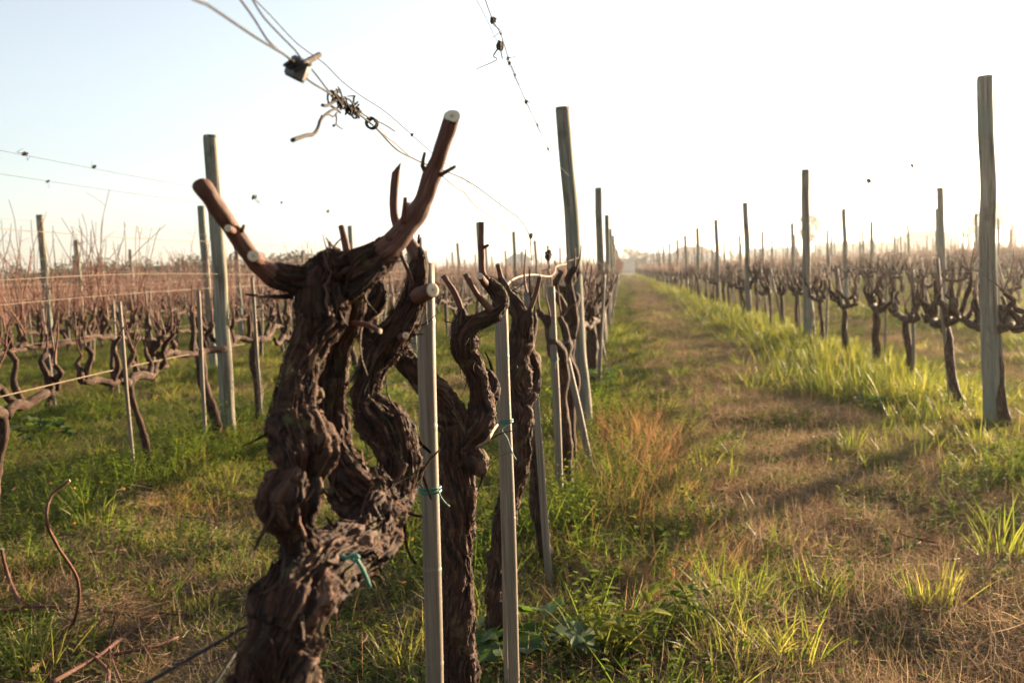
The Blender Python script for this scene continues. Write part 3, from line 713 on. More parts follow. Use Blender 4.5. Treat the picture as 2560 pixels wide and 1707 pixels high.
# ------------------------------------------------------------------ bamboo stakes
def bamboo_pts(b, p0, p1, r, nodes, seg=18):
    p0 = np.asarray(p0, float); p1 = np.asarray(p1, float); L = np.linalg.norm(p1 - p0); ts = [0.0]; rs = [r]
    for q in nodes:
        for dt, k in ((-.010, 1.0), (-.0035, 1.015), (0, 1.04), (.0022, 0.985), (.006, 1.01), (.014, 1.0)): ts.append(q + dt / L); rs.append(r * k)
    ts.append(1.0); rs.append(r * .96)
    o = np.argsort(ts); ts = np.array(ts)[o]; rs = np.array(rs)[o]
    tt = np.unique(np.concatenate([ts, np.linspace(0, 1, 30)])); rr = np.interp(tt, ts, rs)
    p = p0 * (1 - tt[:, None]) + p1 * tt[:, None]; ax = (p1 - p0) / L; side = np.cross(ax, [0, 1., 0]); side /= np.linalg.norm(side)
    p = p + side * (np.sin(tt * 9) * .0012)[:, None]
    T, N, B = frames(p); a = np.linspace(0, 2 * math.pi, seg, endpoint=False)
    V = p[:, None] + (N[:, None] * np.cos(a)[None, :, None] + B[:, None] * np.sin(a)[None, :, None]) * rr[:, None, None]; n = len(p)
    F = [(i * seg + j, i * seg + (j + 1) % seg, (i + 1) * seg + (j + 1) % seg, (i + 1) * seg + j) for i in range(n - 1) for j in range(seg)]
    # hollow top
    V = V.reshape(-1, 3); inner = p[-1] + (V[-seg:] - p[-1]) * .72; deep = inner - ax * .03
    V = np.vstack([V, inner, deep, [deep.mean(0)]]); a0 = (n - 1) * seg
    for j in range(seg):
        k = (j + 1) % seg; F += [(a0 + j, a0 + k, a0 + seg + k, a0 + seg + j), (a0 + seg + j, a0 + seg + k, a0 + 2 * seg + k, a0 + 2 * seg + j), (a0 + 2 * seg + j, a0 + 2 * seg + k, a0 + 3 * seg)]
    b.add(V, F)
def stake(name, top, low, r, label, nodes, group='bamboo stakes of the foreground row'):
    top = np.asarray(top); low = np.asarray(low); d = top - low; foot = low - d * ((low[2] + .05) / d[2])
    b = MB(); bamboo_pts(b, foot, top, r, nodes); o = b.build(name, BAMBOO); tag(o, label, 'stake', group); return foot, top
S1 = stake('bamboo_stake', P(1064, 657, 1.3), P(1085, 1707, 1.3), pxm(23.5, 1.3), 'thickest bamboo stake with green twine, nearest the forked front vine', [.22, .39, .50, .62, .80, .93])
S2_ = stake('bamboo_stake', P(1256, 772, 2.08), P(1287, 1707, 2.08), pxm(14.5, 2.08), 'second bamboo stake of the foreground row with long green twine tail', [.15, .34, .55, .70, .9])
stake('bamboo_stake', P(1243, 790, 2.16), P(1262, 1500, 2.16), pxm(6, 2.16), 'thin split bamboo leaning close behind the second bamboo stake', [.3, .7])
S3_ = stake('bamboo_stake', P(1318, 730, 3.05), P(1362, 1300, 3.05), pxm(9.5, 3.05), 'third bamboo stake of the foreground row, slender and grey', [.2, .5, .8])
S4_ = stake('bamboo_stake', P(1378, 716, 3.95), P(1400, 1220, 3.95), pxm(9.5, 3.95), 'fourth bamboo stake of the foreground row, upright beside the leaning one', [.25, .6])
S5_ = stake('bamboo_stake', P(1408, 850, 4.75), P(1465, 1110, 4.75), pxm(8, 4.75), 'leaning bamboo stake just before the tallest post of the foreground row', [.4])

def stake_mesh(seed):
    b = MB(); rng = np.random.RandomState(seed); bamboo_pts(b, (0, 0, -.06), (0, 0, rng.uniform(.84, .99)), rng.uniform(.009, .013), sorted(rng.uniform(.1, .9, 3)), 10)
    return b.build('s', BAMBOO, None, False).data
SM = [stake_mesh(s) for s in range(6)]
sel = [v for v in vines if (v[1] != 0 or v[3] > 6.0) and not (v[1] == -1 and v[3] < 4.2)]
cnt = {}
for d2, k, x, y, idx, sd_ in sel[:280]:
    cnt[k] = cnt.get(k, 0) + 1; lean = (((sd_ >> 3) % 100 - 50) / 50 * .20, ((sd_ >> 9) % 100 - 50) / 50 * .10)
    if k == -1 and y < 7.5: lean = (lean[0] * .2, lean[1] * .3)
    sx = x + .03; sy = y - .07
    o = linked('bamboo_stake', SM[sd_ % 6], None, (sx, sy, float(gz(sx, sy))), (lean[0], lean[1], sd_ % 628 / 100))
    q = 'leaning' if abs(lean[0]) + abs(lean[1]) > .13 else 'upright'
    tag(o, f'{q} bamboo stake at the {nth(idx + 3 if k == 0 else idx)} vine of the {row_name(k)}', 'stake', 'bamboo stakes of the ' + row_name(k))
rest = sel[280:]; n_ = len(rest)
scatter('far_stakes', [(v[2] + .03, v[3] - .07, 0) for v in rest], np.c_[R.normal(0, .06, (n_, 2)), R.uniform(0, 6, n_)], np.ones((n_, 3)), R.randint(0, 6, n_), SM, 'faraway bamboo stakes too distant to tell apart')

# ------------------------------------------------------------------ green twine ties
def tie(foot, top, px, py, Z, r, turns, label, tail):
    ax = (top - foot) / np.linalg.norm(top - foot); c = P(px, py, Z); c = foot + ax * ((c - foot) @ ax)
    s = np.cross(ax, [0, 1., 0]); s /= np.linalg.norm(s); f = np.cross(ax, s); pts = []
    for t in np.linspace(0, turns * 2 * math.pi, int(16 * turns)):
        pts.append(c + (s * math.cos(t) + f * math.sin(t)) * (r + .0016) + ax * (.00042 * t + .0016 * math.sin(t * .5 + 1)))
    root = empty('twine_tie', tuple(foot)); tag(root, label, 'twine', 'green twine ties')
    loc = lambda q: [np.asarray(v) - foot for v in q]
    tube_obj('loop', loc(pts), [.0015] * len(pts), TWINE, root, .004, 6)
    tp_ = [c + s * (-r) * 0 + np.array([r, -.004, .002])] + [P(x, y, Z - .03) for x, y in tail]
    tube_obj('tail', loc(tp_), [.0012] * len(tp_), TWINE, root, .006, 6)
tie(S1[0], S1[1], 1077, 1231, 1.3, pxm(24, 1.3), 3.4, 'green twine wound round the thickest bamboo stake', [(1101, 1240), (1112, 1256), (1124, 1266)])
tie(S2_[0], S2_[1], 1271, 1057, 2.08, pxm(15, 2.08), 3.4, 'green twine with long hanging tail on the second bamboo stake', [(1255, 1074), (1268, 1095), (1280, 1130), (1291, 1150)])
tie(S4_[0], S4_[1], 1384, 900, 3.95, pxm(9.5, 3.95), 3.0, 'short green twine on the fourth bamboo stake', [(1388, 910), (1390, 925)])
root = empty('twine_tie'); tag(root, 'teal twine knotted on the thick lower fork of the front vine', 'twine', 'green twine ties')
tube_obj('knot', [P(x, y, .835) for x, y in ((850, 1388), (868, 1394), (884, 1386), (896, 1392), (892, 1402), (880, 1398), (886, 1388))], [.0016] * 7, TWINE, root, .003, 6)
tube_obj('tail', [P(x, y, z) for x, y, z in ((890, 1396, .833), (902, 1415, .836), (914, 1440, .845), (925, 1466, .85))], [.0022, .0021, .0021, .0018], TWINE, root, .005, 6)
o = tube_obj('cane_tie', [P(x, y, z) for x, y, z in ((1192, 1118, 1.58), (1215, 1105, 1.56), (1225, 1090, 1.56), (1233, 1075, 1.75), (1243, 1062, 2.0))], [.0028] * 5, STRAWTIE, None, .01, 6)
tag(o, 'pale willow tie running from forked vine to the second bamboo stake', 'tie')
o = tube_obj('cane_tie', [P(x, y, 2.6 + i * .45) for i, (x, y) in enumerate(((1266, 714), (1280, 700), (1305, 690), (1337, 687), (1374, 691), (1387, 682), (1392, 666), (1420, 659), (1440, 650)))], [.0032] * 9, STRAWTIE, None, .02, 6)
tag(o, 'pale wavy dried shoot tied across to the tallest foreground post', 'tie')

# ------------------------------------------------------------------ wires
def wire(name, pts, r, label, group=None, mat=None, step=.05, seg=6, cat='wire'):
    o = tube_obj(name, pts, [r] * len(pts), mat or WIRE, None, step, seg); tag(o, label, cat, group); return o
X0 = -.28
def rw(lst, X=X0): return [PX(480 + x * .35714, y * .35714, X) for x, y in lst]
main = rw([(20, 0), (100, 30), (250, 130), (450, 265), (600, 355), (680, 410), (800, 550), (940, 640), (1010, 690), (1100, 750), (1220, 840), (1300, 910), (1430, 1045), (1550, 1110), (1650, 1155), (1780, 1200), (1950, 1280)])
pre = main[0] + (main[0] - main[2]) * 1.6
wire('trellis_wire', [pre] + main + [P(1236, 500, 2.2), P(1275, 530, 2.35), P(1291, 540, 2.4), P(1312, 565, 2.45), P(1325, 595, 2.45), P(1327, 632, 2.42), P(1328, 668, 2.4), P(1316, 703, 2.38), P(1280, 728, 2.4)], .0011, 'dark trellis wire passing the right arm of the front vine and curling down', 'wires of the foreground row', step=.02)
a = rw([(340, 0), (440, 140), (520, 270), (600, 350), (690, 415)]); wire('trellis_wire', [a[0] + (a[0] - a[1]) * 1.5] + a, .0010, 'short bent wire end bound in beside the tensioner block', 'wires of the foreground row', step=.02)
a = rw([(425, 0), (500, 120), (640, 270), (720, 350), (780, 430), (850, 500), (950, 630), (1010, 690), (1110, 752)]); wire('trellis_wire', [a[0] + (a[0] - a[1]) * 1.5] + a, .0009, 'second wire passing behind the tensioner block into the lower coil', 'wires of the foreground row', step=.02)
a = rw([(460, 20), (550, 110), (740, 310), (920, 440), (1050, 570), (1180, 670), (1350, 780), (1500, 910), (1680, 1070), (1880, 1230), (2060, 1400), (2150, 1480)], -.31)
wire('trellis_wire', [a[0] + (a[0] - a[1]) * 1.5] + a, .0006, 'hair-thin wire running above the coils toward the right arm', 'wires of the foreground row', step=.03)
a = rw([(1140, 760), (1230, 820), (1300, 850), (1360, 880), (1420, 920)]); wire('trellis_wire', a, .0009, 'short loose wire end poking out past the curled ring', 'wires of the foreground row', step=.01)
a = rw([(1290, 895), (1370, 965), (1430, 1010), (1490, 1065), (1550, 1110), (1620, 1140)]); wire('trellis_wire', a, .0008, 'thin copper coloured wire twisted beside the main dark wire', 'wires of the foreground row', step=.01, mat=WIREOLD)
wire('trellis_wire', [PX(480 + x * .35714, y * .35714, -.27) for x, y in ((1750, 1230), (1830, 1300), (1910, 1350), (1960, 1420), (2060, 1500), (2150, 1568), (2230, 1640))], .0009, 'fine wavy wire hanging below the right arm toward the bamboo', 'wires of the foreground row', step=.02, mat=WIREOLD)
# tensioner, coils and dried remnants on the wire
root = empty('wire_tensioner'); tag(root, 'dark block shaped wire tensioner with coiled wire high above the front vine', 'tensioner')
c = PX(744, 172, X0)
def block(c, sx, sy, sz, rot, seed):
    rng = np.random.RandomState(seed); V = []; F = []; n = 7
    for z, k in ((-1, .78), (-.8, .95), (.1, 1.03), (.8, .9), (1, .62)):
        for j in range(n):
            a_ = 2 * math.pi * j / n + .4; q = 1 + rng.normal(0, .05); V.append(Matrix.Rotation(rot, 3, 'Y') @ Vector((math.cos(a_) * sx * k * q, math.sin(a_) * sy * k * q, z * sz)))
    V = np.array(V) + c
    for i in range(4):
        for j in range(n): F.append((i * n + j, i * n + (j + 1) % n, (i + 1) * n + (j + 1) % n, (i + 1) * n + j))
    F += [tuple(reversed(range(n))), tuple(range(4 * n, 5 * n))]; return V, F
V, Fc = block(c, .0112, .010, .0098, .5, 3); mesh_obj('block', V, Fc, IRON, root, False)
pts = []
c2 = PX(738, 150, X0)
for t in np.linspace(0, 2 * math.pi * 3.3, 60): pts.append(c2 + np.array([math.cos(t) * .0062 - .006 + t * .0007, math.sin(t) * .0062, math.sin(t + .9) * .0035 - t * .0004]))
tube_obj('coil', pts, [.0014] * len(pts), WIRE, root, .003, 6)
o = cane(root, rw([(690, 430), (760, 450), (830, 420), (890, 385)]), [.0022, .003, .0031, .0027], 'peg', False, 8, .004, mat=TENDRIL)
root = empty('wire_coil'); tag(root, 'matted coil of wire and tendrils with dry shoots beside the upper wire', 'wire')
rng = np.random.RandomState(4); a0, a1 = rw([(985, 670), (1165, 790)])
for q in range(3):
    pts = []; ph = rng.uniform(0, 6)
    for t in np.linspace(0, 1, 70):
        ang = ph + t * 2 * math.pi * (5 + q); tt = np.clip(t + .13 * math.sin(ang * .61 + 2 * q), 0, 1); rr = .0058 * (1 - .35 * t) * (1 + .55 * math.sin(ang * .37 + q)); pts.append(a0 * (1 - tt) + a1 * tt + np.array([math.cos(ang) * rr * .6, math.sin(ang) * rr, math.cos(ang + q) * rr * .9 - .002]) + rng.normal(0, .0005, 3))
    tube_obj('winding', pts, [.0011 if q else .0008] * len(pts), WIRE if q == 1 else TENDRIL, root, .003, 5)
for q in range(9):
    c = a0 + (a1 - a0) * rng.uniform(0, 1); d = rng.normal(0, 1, (4, 3)) * .005; tube_obj('shred', [c + d[0] * .2, c + d[0] + d[1] * .4, c + d[0] + d[1], c + d[0] * .6 + d[1] + d[2]], [.0011, .0009, .0008, .0005], TENDRIL, root, .003, 5)
def rcane(lst, r, name='dry_shoot'): p = rw(lst); return cane(root, p, list(np.linspace(r[0], r[1], len(p))), name, False, 8, .004, mat=TENDRIL)
rcane([(1040, 790), (1000, 765), (940, 800), (900, 840), (880, 900), (850, 940), (805, 948), (760, 962), (703, 982)], (.0012, .0022))
rcane([(905, 815), (960, 805), (990, 818), (1015, 790)], (.0009, .0009))
rcane([(1008, 800), (1012, 840), (1010, 870), (1030, 890), (1055, 905)], (.0008, .0006)); rcane([(1010, 870), (990, 882)], (.0009, .0014))
rcane([(1010, 700), (980, 722), (945, 740), (912, 738)], (.0018, .0016)); rcane([(985, 645), (1010, 637), (1035, 645), (1048, 668)], (.0009, .0009))
root = empty('wire_ring'); tag(root, 'small curled ring of tendril gripping the dark wire above the right arm', 'tendril', 'dried tendrils on wires')
c = PX(928, 308, X0); pts = [c + np.array([math.cos(t) * .0058, .001 * t - .005, math.sin(t) * .0058]) for t in np.linspace(0, 2 * math.pi * 2.4, 44)]
tube_obj('ring', pts, [.0013] * len(pts), TENDRIL, root, .003, 6)

def tendril_knot(c, size, seed, label, group='dried tendrils on wires'):
    rng = np.random.RandomState(seed); b = MB()
    for q in range(3):
        p = np.zeros(3); pts = []; ph = rng.uniform(0, 6); ax = rng.uniform(2, 4)
        for t in np.linspace(0, 1, 22):
            ang = ph + t * 6.28 * ax * .8; pts.append(np.array([math.cos(ang) * .16 + rng.normal(0, .05), (t - .5) * (1.6 if q else .8) + .3 * math.sin(ang * .7), math.sin(ang) * .22 + (t - .5) * .5 + rng.normal(0, .05)]) * size)
        b.tube(pts, [size * .09] * len(pts), size * .12, 5)
    for q in range(2):
        d = rng.normal(0, 1, 3) * np.array([.6, .6, 1]); d[2] -= .6; pts = [np.zeros(3), d * size * .6, d * size * 1.1 + rng.normal(0, size * .4, 3), d * size * 1.5 + rng.normal(0, size * .5, 3)]
        b.tube(pts, [size * .07, size * .05, size * .04, size * .03], size * .2, 4)
    o = b.build('dry_tendril', TENDRIL); o.location = tuple(c); tag(o, label, 'tendril', group)
for i, (x, y, s, lab) in enumerate(((1232, 52, .02, 'topmost of the dried tendrils on the upper foreground wire'), (1252, 85, .009, 'tiny dried knot below the topmost tendril of the upper wire'), (1250, 115, .03, 'longest dark dried tendril clump on the upper foreground wire'), (1270, 146, .012, 'small curled tendril just under the longest clump'), (1274, 158, .013, 'hooked tendril at the foot of the upper tendril cluster'), (1287, 188, .010, 'single dried speck on the upper wire below the cluster'), (1315, 255, .016, 'lone curled tendril halfway down the upper foreground wire'), (1343, 312, .012, 'small tendril on the upper wire nearing the tall post'), (1370, 372, .014, 'lowest tendril of the upper foreground wire before the post'))):
    tendril_knot(PX(x, y, X0), s, 60 + i, lab)
tendril_knot(PX(1030, 337, -.31), .006, 90, 'curly tendril tuft on the hair-thin wire left of the right arm')
for i, (x, y, X, s, lab) in enumerate(((62, 395, -2.35, .022, 'dark dried tendril hanging at the far end of the upper left wires'), (235, 408, -2.35, .02, 'pale dried tendril on the upper left wire before the leaning arm'), (122, 405, -2.35, .014, 'small dark tendril speck on the lower of the upper left wires'), (635, 515, -2.35, .035, 'branched dried shoot hanging on the left row wire beside the post'), (705, 527, -2.35, .02, 'thin dried tendril on the left row wire past the post'), (820, 565, -2.35, .03, 'dried tendril above the front vine head on the left row wire'), (2172, 549, 2.05, .05, 'bird-like scrap of dried leaf caught on the wire right of the path'), (2280, 470, 2.05, .03, 'higher small dried scrap on the wire right of the path'), (2281, 516, 2.05, .03, 'lower small dried scrap on the wire right of the path'), (1327, 590, X0, .02, 'dried tendril hanging from the curled end of the dark wire'), (1370, 640, X0, .045, 'bushy dried tendril before the tallest foreground post'))):
    c = PX(x, y, X)
    if X != X0:                                          # hang it on that row's top wire
        k_ = -1 if X < 0 else 1; Xw = ROWS[k_] + (.05 if k_ < 0 else .04); hw = 1.58 if k_ < 0 else 1.60
        if i in (2, 8): Xw, hw = (ROWS[-1] - .05, 1.50) if k_ < 0 else (Xw, hw)
        ys = np.linspace(2.5, 25, 900); xs = np.array([(project((Xw, q, hw)) or (1e9, 0))[0] for q in ys]); c = np.array([Xw, ys[np.abs(xs - x).argmin()], hw])
    tendril_knot(c, s, 120 + i, lab)
# guy wires by the foot of the front vine
def to_ground(a, b_): d = b_ - a; return a + d * (a[2] / -d[2])
a = P(632, 1556, .86); wire('guy_wire', [a, to_ground(a, P(450, 1659, .80))], .0016, 'grey guy wire slanting down from the front vine, upper of two', 'guy wires of the front vine')
a = P(622, 1582, .87); wire('guy_wire', [a, to_ground(a, P(538, 1707, .82))], .0016, 'grey guy wire slanting down from the front vine, steeper of two', 'guy wires of the front vine')
# wires along the rows
def row_wire(k, h, dx, r, nm, y0, sag=.012, mat=None):
    X = ROWS[k] + dx; end = min(row_end(k), 95 if abs(k) < 8 else 70); pts = []; rng = np.random.RandomState(5000 + k * 31 + int(h * 100))
    y = y0
    while y < end:
        pts.append((X + rng.normal(0, .008), y, h + rng.normal(0, sag))); y += 1.45 if abs(k) < 4 else 5.8
    wire('trellis_wire', pts, r, f'{nm} wire of the {row_name(k)}', 'trellis wires of the ' + row_name(k), mat or WIREOLD, .4, 5)
def first_y(k):
    y = 0.6
    while y < 120 and not in_frame(ROWS[k], y, 1.0, 300): y += .4
    return y
up = [PX(x, y, X0) for x, y in ((1205, -25), (1232, 52), (1252, 85), (1272, 150), (1287, 188), (1315, 255), (1343, 312), (1370, 372), (1392, 408))]
wire('trellis_wire', [up[0] + (up[0] - up[1]) * 1.2] + up + [(-.28, y, 1.62) for y in np.arange(8.5, 90, 2.9)], .0012, 'upper wire of the foreground row strung with dried tendrils', 'wires of the foreground row', WIRE, .1, 5)
up = [PX(x, y, X0 - .02) for x, y in ((1188, -5), (1210, 35), (1236, 90), (1262, 140), (1290, 200), (1320, 262), (1350, 330), (1392, 412))]
wire('trellis_wire', [up[0] + (up[0] - up[1]) * 1.2] + up, .0007, 'thinner of the two upper wires of the foreground row', 'wires of the foreground row', WIRE, .1, 5); row_wire(0, 1.04, .05, .001, 'middle', 4.2)
for k in range(-14, 0):
    y0 = first_y(k); f = 1 + max(0, (abs(k) - 3)) * .12
    for h, dx, nm in ((1.58, .05, 'top'), (1.06, .05, 'middle'), (.98, -.05, 'second middle'), (.62, 0.03, 'lowest')):
        if abs(k) > 8 and nm != 'middle': continue
        row_wire(k, h, dx, (.0009 if nm == 'top' else .0013) * f * (1.9 if nm == 'lowest' and k == -1 else 1), nm, y0, .012, WIRE if nm == 'top' and k == -1 else None)
    if abs(k) < 9: row_wire(k, 1.50, -.05, .0008 * f, 'second top', y0, .012, WIRE if k == -1 else None); row_wire(k, 1.27, .04, .0012 * f, 'upper middle', y0)
for k in range(1, 9):
    y0 = first_y(k)
    for h, dx, nm in ((1.60, .04, 'top'), (.98, .04, 'middle'), (.90, -.04, 'second middle'), (.60, .0, 'lowest')):
        if k > 4 and nm != 'middle': continue
        row_wire(k, h, dx, .0011 + .0001 * k, nm, y0)

# ------------------------------------------------------------------ grass and weeds: kinds
class Leafy:
    def __init__(s): s.V = []; s.F = []; s.T = []; s.n = 0
    def blade(s, p0, d, L, wd, curl, rng, nseg=4, tint=None):
        d = np.array(d, float); d /= np.linalg.norm(d); side = np.cross(d, [0, 0, 1.]); nrm = np.linalg.norm(side)
        side = side / nrm if nrm > 1e-3 else np.array([1., 0, 0]); tw = rng.uniform(0, 3.14); side = side * math.cos(tw) + np.cross(d, side) * math.sin(tw) * .8
        p = np.asarray(p0, float).copy(); V = []; h = np.array([d[0], d[1], 0]); hn = np.linalg.norm(h); h = h / hn if hn > 1e-4 else np.array([1., 0, 0])
        for k in range(nseg + 1):
            t = k / nseg; wk = wd * (1 - t ** 2.2) * (.75 + .5 * t) * .5
            if k < nseg: V += [p - side * wk, p + side * wk]
            else: V += [p]
            d = d + h * curl / nseg - np.array([0, 0, 1.]) * curl * .55 / nseg; d /= np.linalg.norm(d); p = p + d * L / nseg
        F = [(2 * k, 2 * k + 1, 2 * k + 3, 2 * k + 2) for k in range(nseg - 1)] + [(2 * nseg - 2, 2 * nseg - 1, 2 * nseg)]
        s.put(V, F, rng.rand() if tint is None else tint)
    def put(s, V, F, t):
        s.V += [tuple(v) for v in V]; s.F += [tuple(i + s.n for i in f) for f in F]; s.T += [t] * len(V); s.n += len(V)
    def leaf(s, p, d, up, L, W, rng, lobes=0, tint=None, fold=.18, n=5):
        d = np.array(d, float); d /= np.linalg.norm(d); side = np.cross(d, up); side /= np.linalg.norm(side) + 1e-9; nr = np.cross(side, d); V = []; F = []
        if lobes:                                            # round lobed leaf
            m = lobes * 4; V.append(p + d * L * .25)
            for j in range(m + 1):
                a = -2.7 + 5.4 * j / m; rr = L * .55 * (1 + .13 * math.cos(lobes * (a + 2.7) * 2 * math.pi / 5.4 + math.pi)) * (1 + rng.normal(0, .03))
                V.append(p + d * (L * .25 + math.cos(a) * rr) + side * math.sin(a) * rr * W / L + nr * (fold * L * (abs(math.sin(a * lobes * .58)) - .4) * .45 + rng.normal(0, .02) * L))
            F = [(0, j + 1, j + 2) for j in range(m)]
        else:
            for k in range(n + 1):
                t = k / n; wk = W * .5 * math.sin(math.pi * min(1, t ** .8 * .97 + .03)) ; c = p + d * L * t - nr * (L * .22 * t * t)
                V += [c - side * wk + nr * wk * fold * 2, c, c + side * wk + nr * wk * fold * 2]
            for k in range(n):
                A = 3 * k; F += [(A, A + 1, A + 4, A + 3), (A + 1, A + 2, A + 5, A + 4)]
        s.put(V, F, rng.rand() if tint is None else tint)
    def mesh(s, name, mat): return mesh_obj(name, s.V, s.F, mat, None, True, False, {'tint': s.T}).data
def tuft(seed, n, L0, L1, wd, spread, lean, curl, foot):
    rng = np.random.RandomState(seed); b = Leafy()
    for _ in range(n):
        a = rng.uniform(0, 6.283); r = foot * math.sqrt(rng.rand()); p = np.array([math.cos(a) * r, math.sin(a) * r, -.004]); a2 = a + rng.normal(0, .9); le = abs(rng.normal(lean, spread))
        b.blade(p, (math.cos(a2) * le, math.sin(a2) * le, 1), rng.uniform(L0, L1), wd * rng.uniform(.6, 1.25), rng.uniform(.2, 1.0) * curl, rng)
    return b
def straw(seed, n, foot, L0=.025, L1=.095):
    rng = np.random.RandomState(seed); b = Leafy()
    for _ in range(n):
        p = np.array([rng.normal(0, foot), rng.normal(0, foot), abs(rng.normal(.008, .012))]); a = rng.uniform(0, 6.283); e = rng.normal(.04, .22)
        b.blade(p, (math.cos(a), math.sin(a), e), rng.uniform(L0, L1), rng.uniform(.0008, .0024), rng.uniform(-1.2, 1.5), rng, 4)
    return b
def weed(seed, stems, H, LL, W, nl, kind=0):
    rng = np.random.RandomState(seed); b = Leafy()
    for _ in range(stems):
        a = rng.uniform(0, 6.283); d = np.array([math.cos(a) * .35, math.sin(a) * .35, 1.]) * 1.0; p = np.array([math.cos(a), math.sin(a), 0]) * rng.uniform(0, .04); h = H * rng.uniform(.5, 1.1)
        b.blade(p, d, h * 1.05, .004, .25, rng, 3, .25)
        for k in range(nl):
            t = (k + 1) / nl; q = p + d / np.linalg.norm(d) * h * t; a2 = rng.uniform(0, 6.283); l = LL * rng.uniform(.6, 1.2) * (1.15 - .5 * t)
            b.leaf(q, (math.cos(a2), math.sin(a2), rng.uniform(-.1, .7)), (0, 0, 1.), l, W * l / LL, rng)
    return b
def rosette(seed, n, L, H, lobes=5):
    rng = np.random.RandomState(seed); b = Leafy()
    for i in range(n):
        a = 2.4 * i + rng.normal(0, .3); h = H * rng.uniform(.35, 1.0); r = rng.uniform(.3, 1.0) * L * 1.6; top = np.array([math.cos(a) * r, math.sin(a) * r, h])
        b.blade((0, 0, 0), top, np.linalg.norm(top) * 1.02, .004, .05, rng, 2, .4)
        b.leaf(top, (math.cos(a), math.sin(a), rng.uniform(-.5, .35)), (rng.normal(0, .25), rng.normal(0, .25), 1.), L * rng.uniform(.6, 1.15), L * rng.uniform(.6, 1.15), rng, lobes)
    return b
def clover(seed, n, foot):
    rng = np.random.RandomState(seed); b = Leafy()
    for _ in range(n):
        x, y = rng.normal(0, foot, 2); h = rng.uniform(.012, .05); a = rng.uniform(0, 6.28)
        b.leaf(np.array([x, y, h]), (math.cos(a), math.sin(a), rng.uniform(-.3, .4)), (0, 0, 1.), rng.uniform(.012, .024), rng.uniform(.008, .015), rng, 0, None, .18, 3)
    return b
K_SHORT = [tuft(10 + i, 20, .03, .085, .0040, .4, .4, .8, .05).mesh('k', GRASS) for i in range(5)]
K_TALL = [tuft(30 + i, 30, .07, .21, .0050, .25, .2, .7, .055).mesh('k', GRASS) for i in range(5)]
K_DRY = [tuft(50 + i, 24, .06, .22, .0022, .4, .35, .8, .06).mesh('k', DRY) for i in range(4)]
K_STRAW = [straw(70 + i, 52, .055).mesh('k', STRAW) for i in range(5)]
K_WEED = [weed(90 + i, 4, .16, .034, .017, 7).mesh('k', WEED) for i in range(4)]
K_MALL = [rosette(110 + i, 10, .045, .10).mesh('k', MALLOW) for i in range(3)]
K_CLOV = [clover(130 + i, 36, .055).mesh('k', WEED) for i in range(4)]

AZ0, AZ1 = -math.radians(41), math.radians(30)
def sample(D0, r0, p, rmin, rmax, accept, seed):
    """points on the ground thinning with distance; returns x, y and the widening that keeps the cover closed"""
    rng = np.random.RandomState(seed); w_ = AZ1 - AZ0
    rs = np.linspace(rmin, rmax, 4000); dens = D0 * np.minimum(1, (r0 / rs) ** p) * rs * w_; cum = np.concatenate([[0], np.cumsum((dens[1:] + dens[:-1]) / 2 * np.diff(rs))])
    n = int(cum[-1]); r = np.interp(rng.rand(n) * cum[-1], cum, rs); a = AZ0 + rng.rand(n) * w_
    x = np.sin(a) * r; y = np.cos(a) * r - 1.0
    k = rng.rand(n) < np.clip(accept(x, y), 0, 1); x, y, r = x[k], y[k], r[k]
    return x, y, np.maximum(1, r / r0) ** (p / 2.0)
def lay(name, mesh_list, D0, r0, p, rmax, accept, seed, hs, label, flat=False):
    x, y, wdn = sample(D0, r0, p, 2.4, rmax, accept, seed); n = len(x); rng = np.random.RandomState(seed + 1)
    h = hs(x, y) * rng.uniform(.7, 1.3, n); s_ = np.stack([np.minimum(wdn, 5) * rng.uniform(.8, 1.2, n), np.minimum(wdn, 5) * rng.uniform(.8, 1.2, n), h], -1)
    rot = np.c_[rng.normal(0, .08, (n, 2)), rng.uniform(0, 6.283, n)]
    scatter(name, np.stack([x, y, gz(x, y)], -1), rot, s_, rng.randint(0, len(mesh_list), n), mesh_list, label)
    return n
sm = lambda a, b, t: (lambda q: q * q * (3 - 2 * q))(np.clip((t - a) / (b - a), 0, 1))
def path_w(x):                                         # 1 on the trodden, mown strip between two rows
    x = np.asarray(x, float)
    own = (x > ROWS[0]) & (x < ROWS[1])
    return np.where(own, np.exp(-(np.abs(x - .85) / .62) ** 4), .75 * sm(.5, .95, rowdist(x)) * (x > 0) + .35 * sm(.5, .95, rowdist(x)) * (x <= 0))
def lushR(x, y): return np.exp(-((x - 1.75) / .5) ** 2)
def f_short(x, y): return (1 - .4 * (np.asarray(x) < -.35) * sm(4.6, 3.2, y) - .4 * (np.asarray(x) > .2) * sm(5.2, 3.4, y)) * (.25 - .12 * path_w(x) + .75 * sm(.42, .62, fbm2(x, y, .55, 3, 1.0)) * (1 - .45 * path_w(x)) + .25 * (x < -.5))
def f_tall(x, y): return sm(.52, .68, fbm2(x, y, .42, 3, 5.0)) * (1 - .95 * path_w(x)) * .8 * (.35 + .65 * sm(.4, .6, fbm2(x, y, 1.6, 2, 2.0))) + .85 * lushR(x, y) * sm(4.5, 7.5, y) * sm(.38, .55, fbm2(x, y, .5, 2, 8.0)) + .25 * np.exp(-((rowdist(x)) / .35) ** 2) * (y > 9)
def f_dry(x, y): return sm(.52, .68, fbm2(x, y, .5, 3, 7.0)) * .4 + .95 * np.exp(-((x - .06) / .24) ** 2) * sm(3.0, 3.6, y) * sm(7.5, 5.5, y) * 1.0 + .05
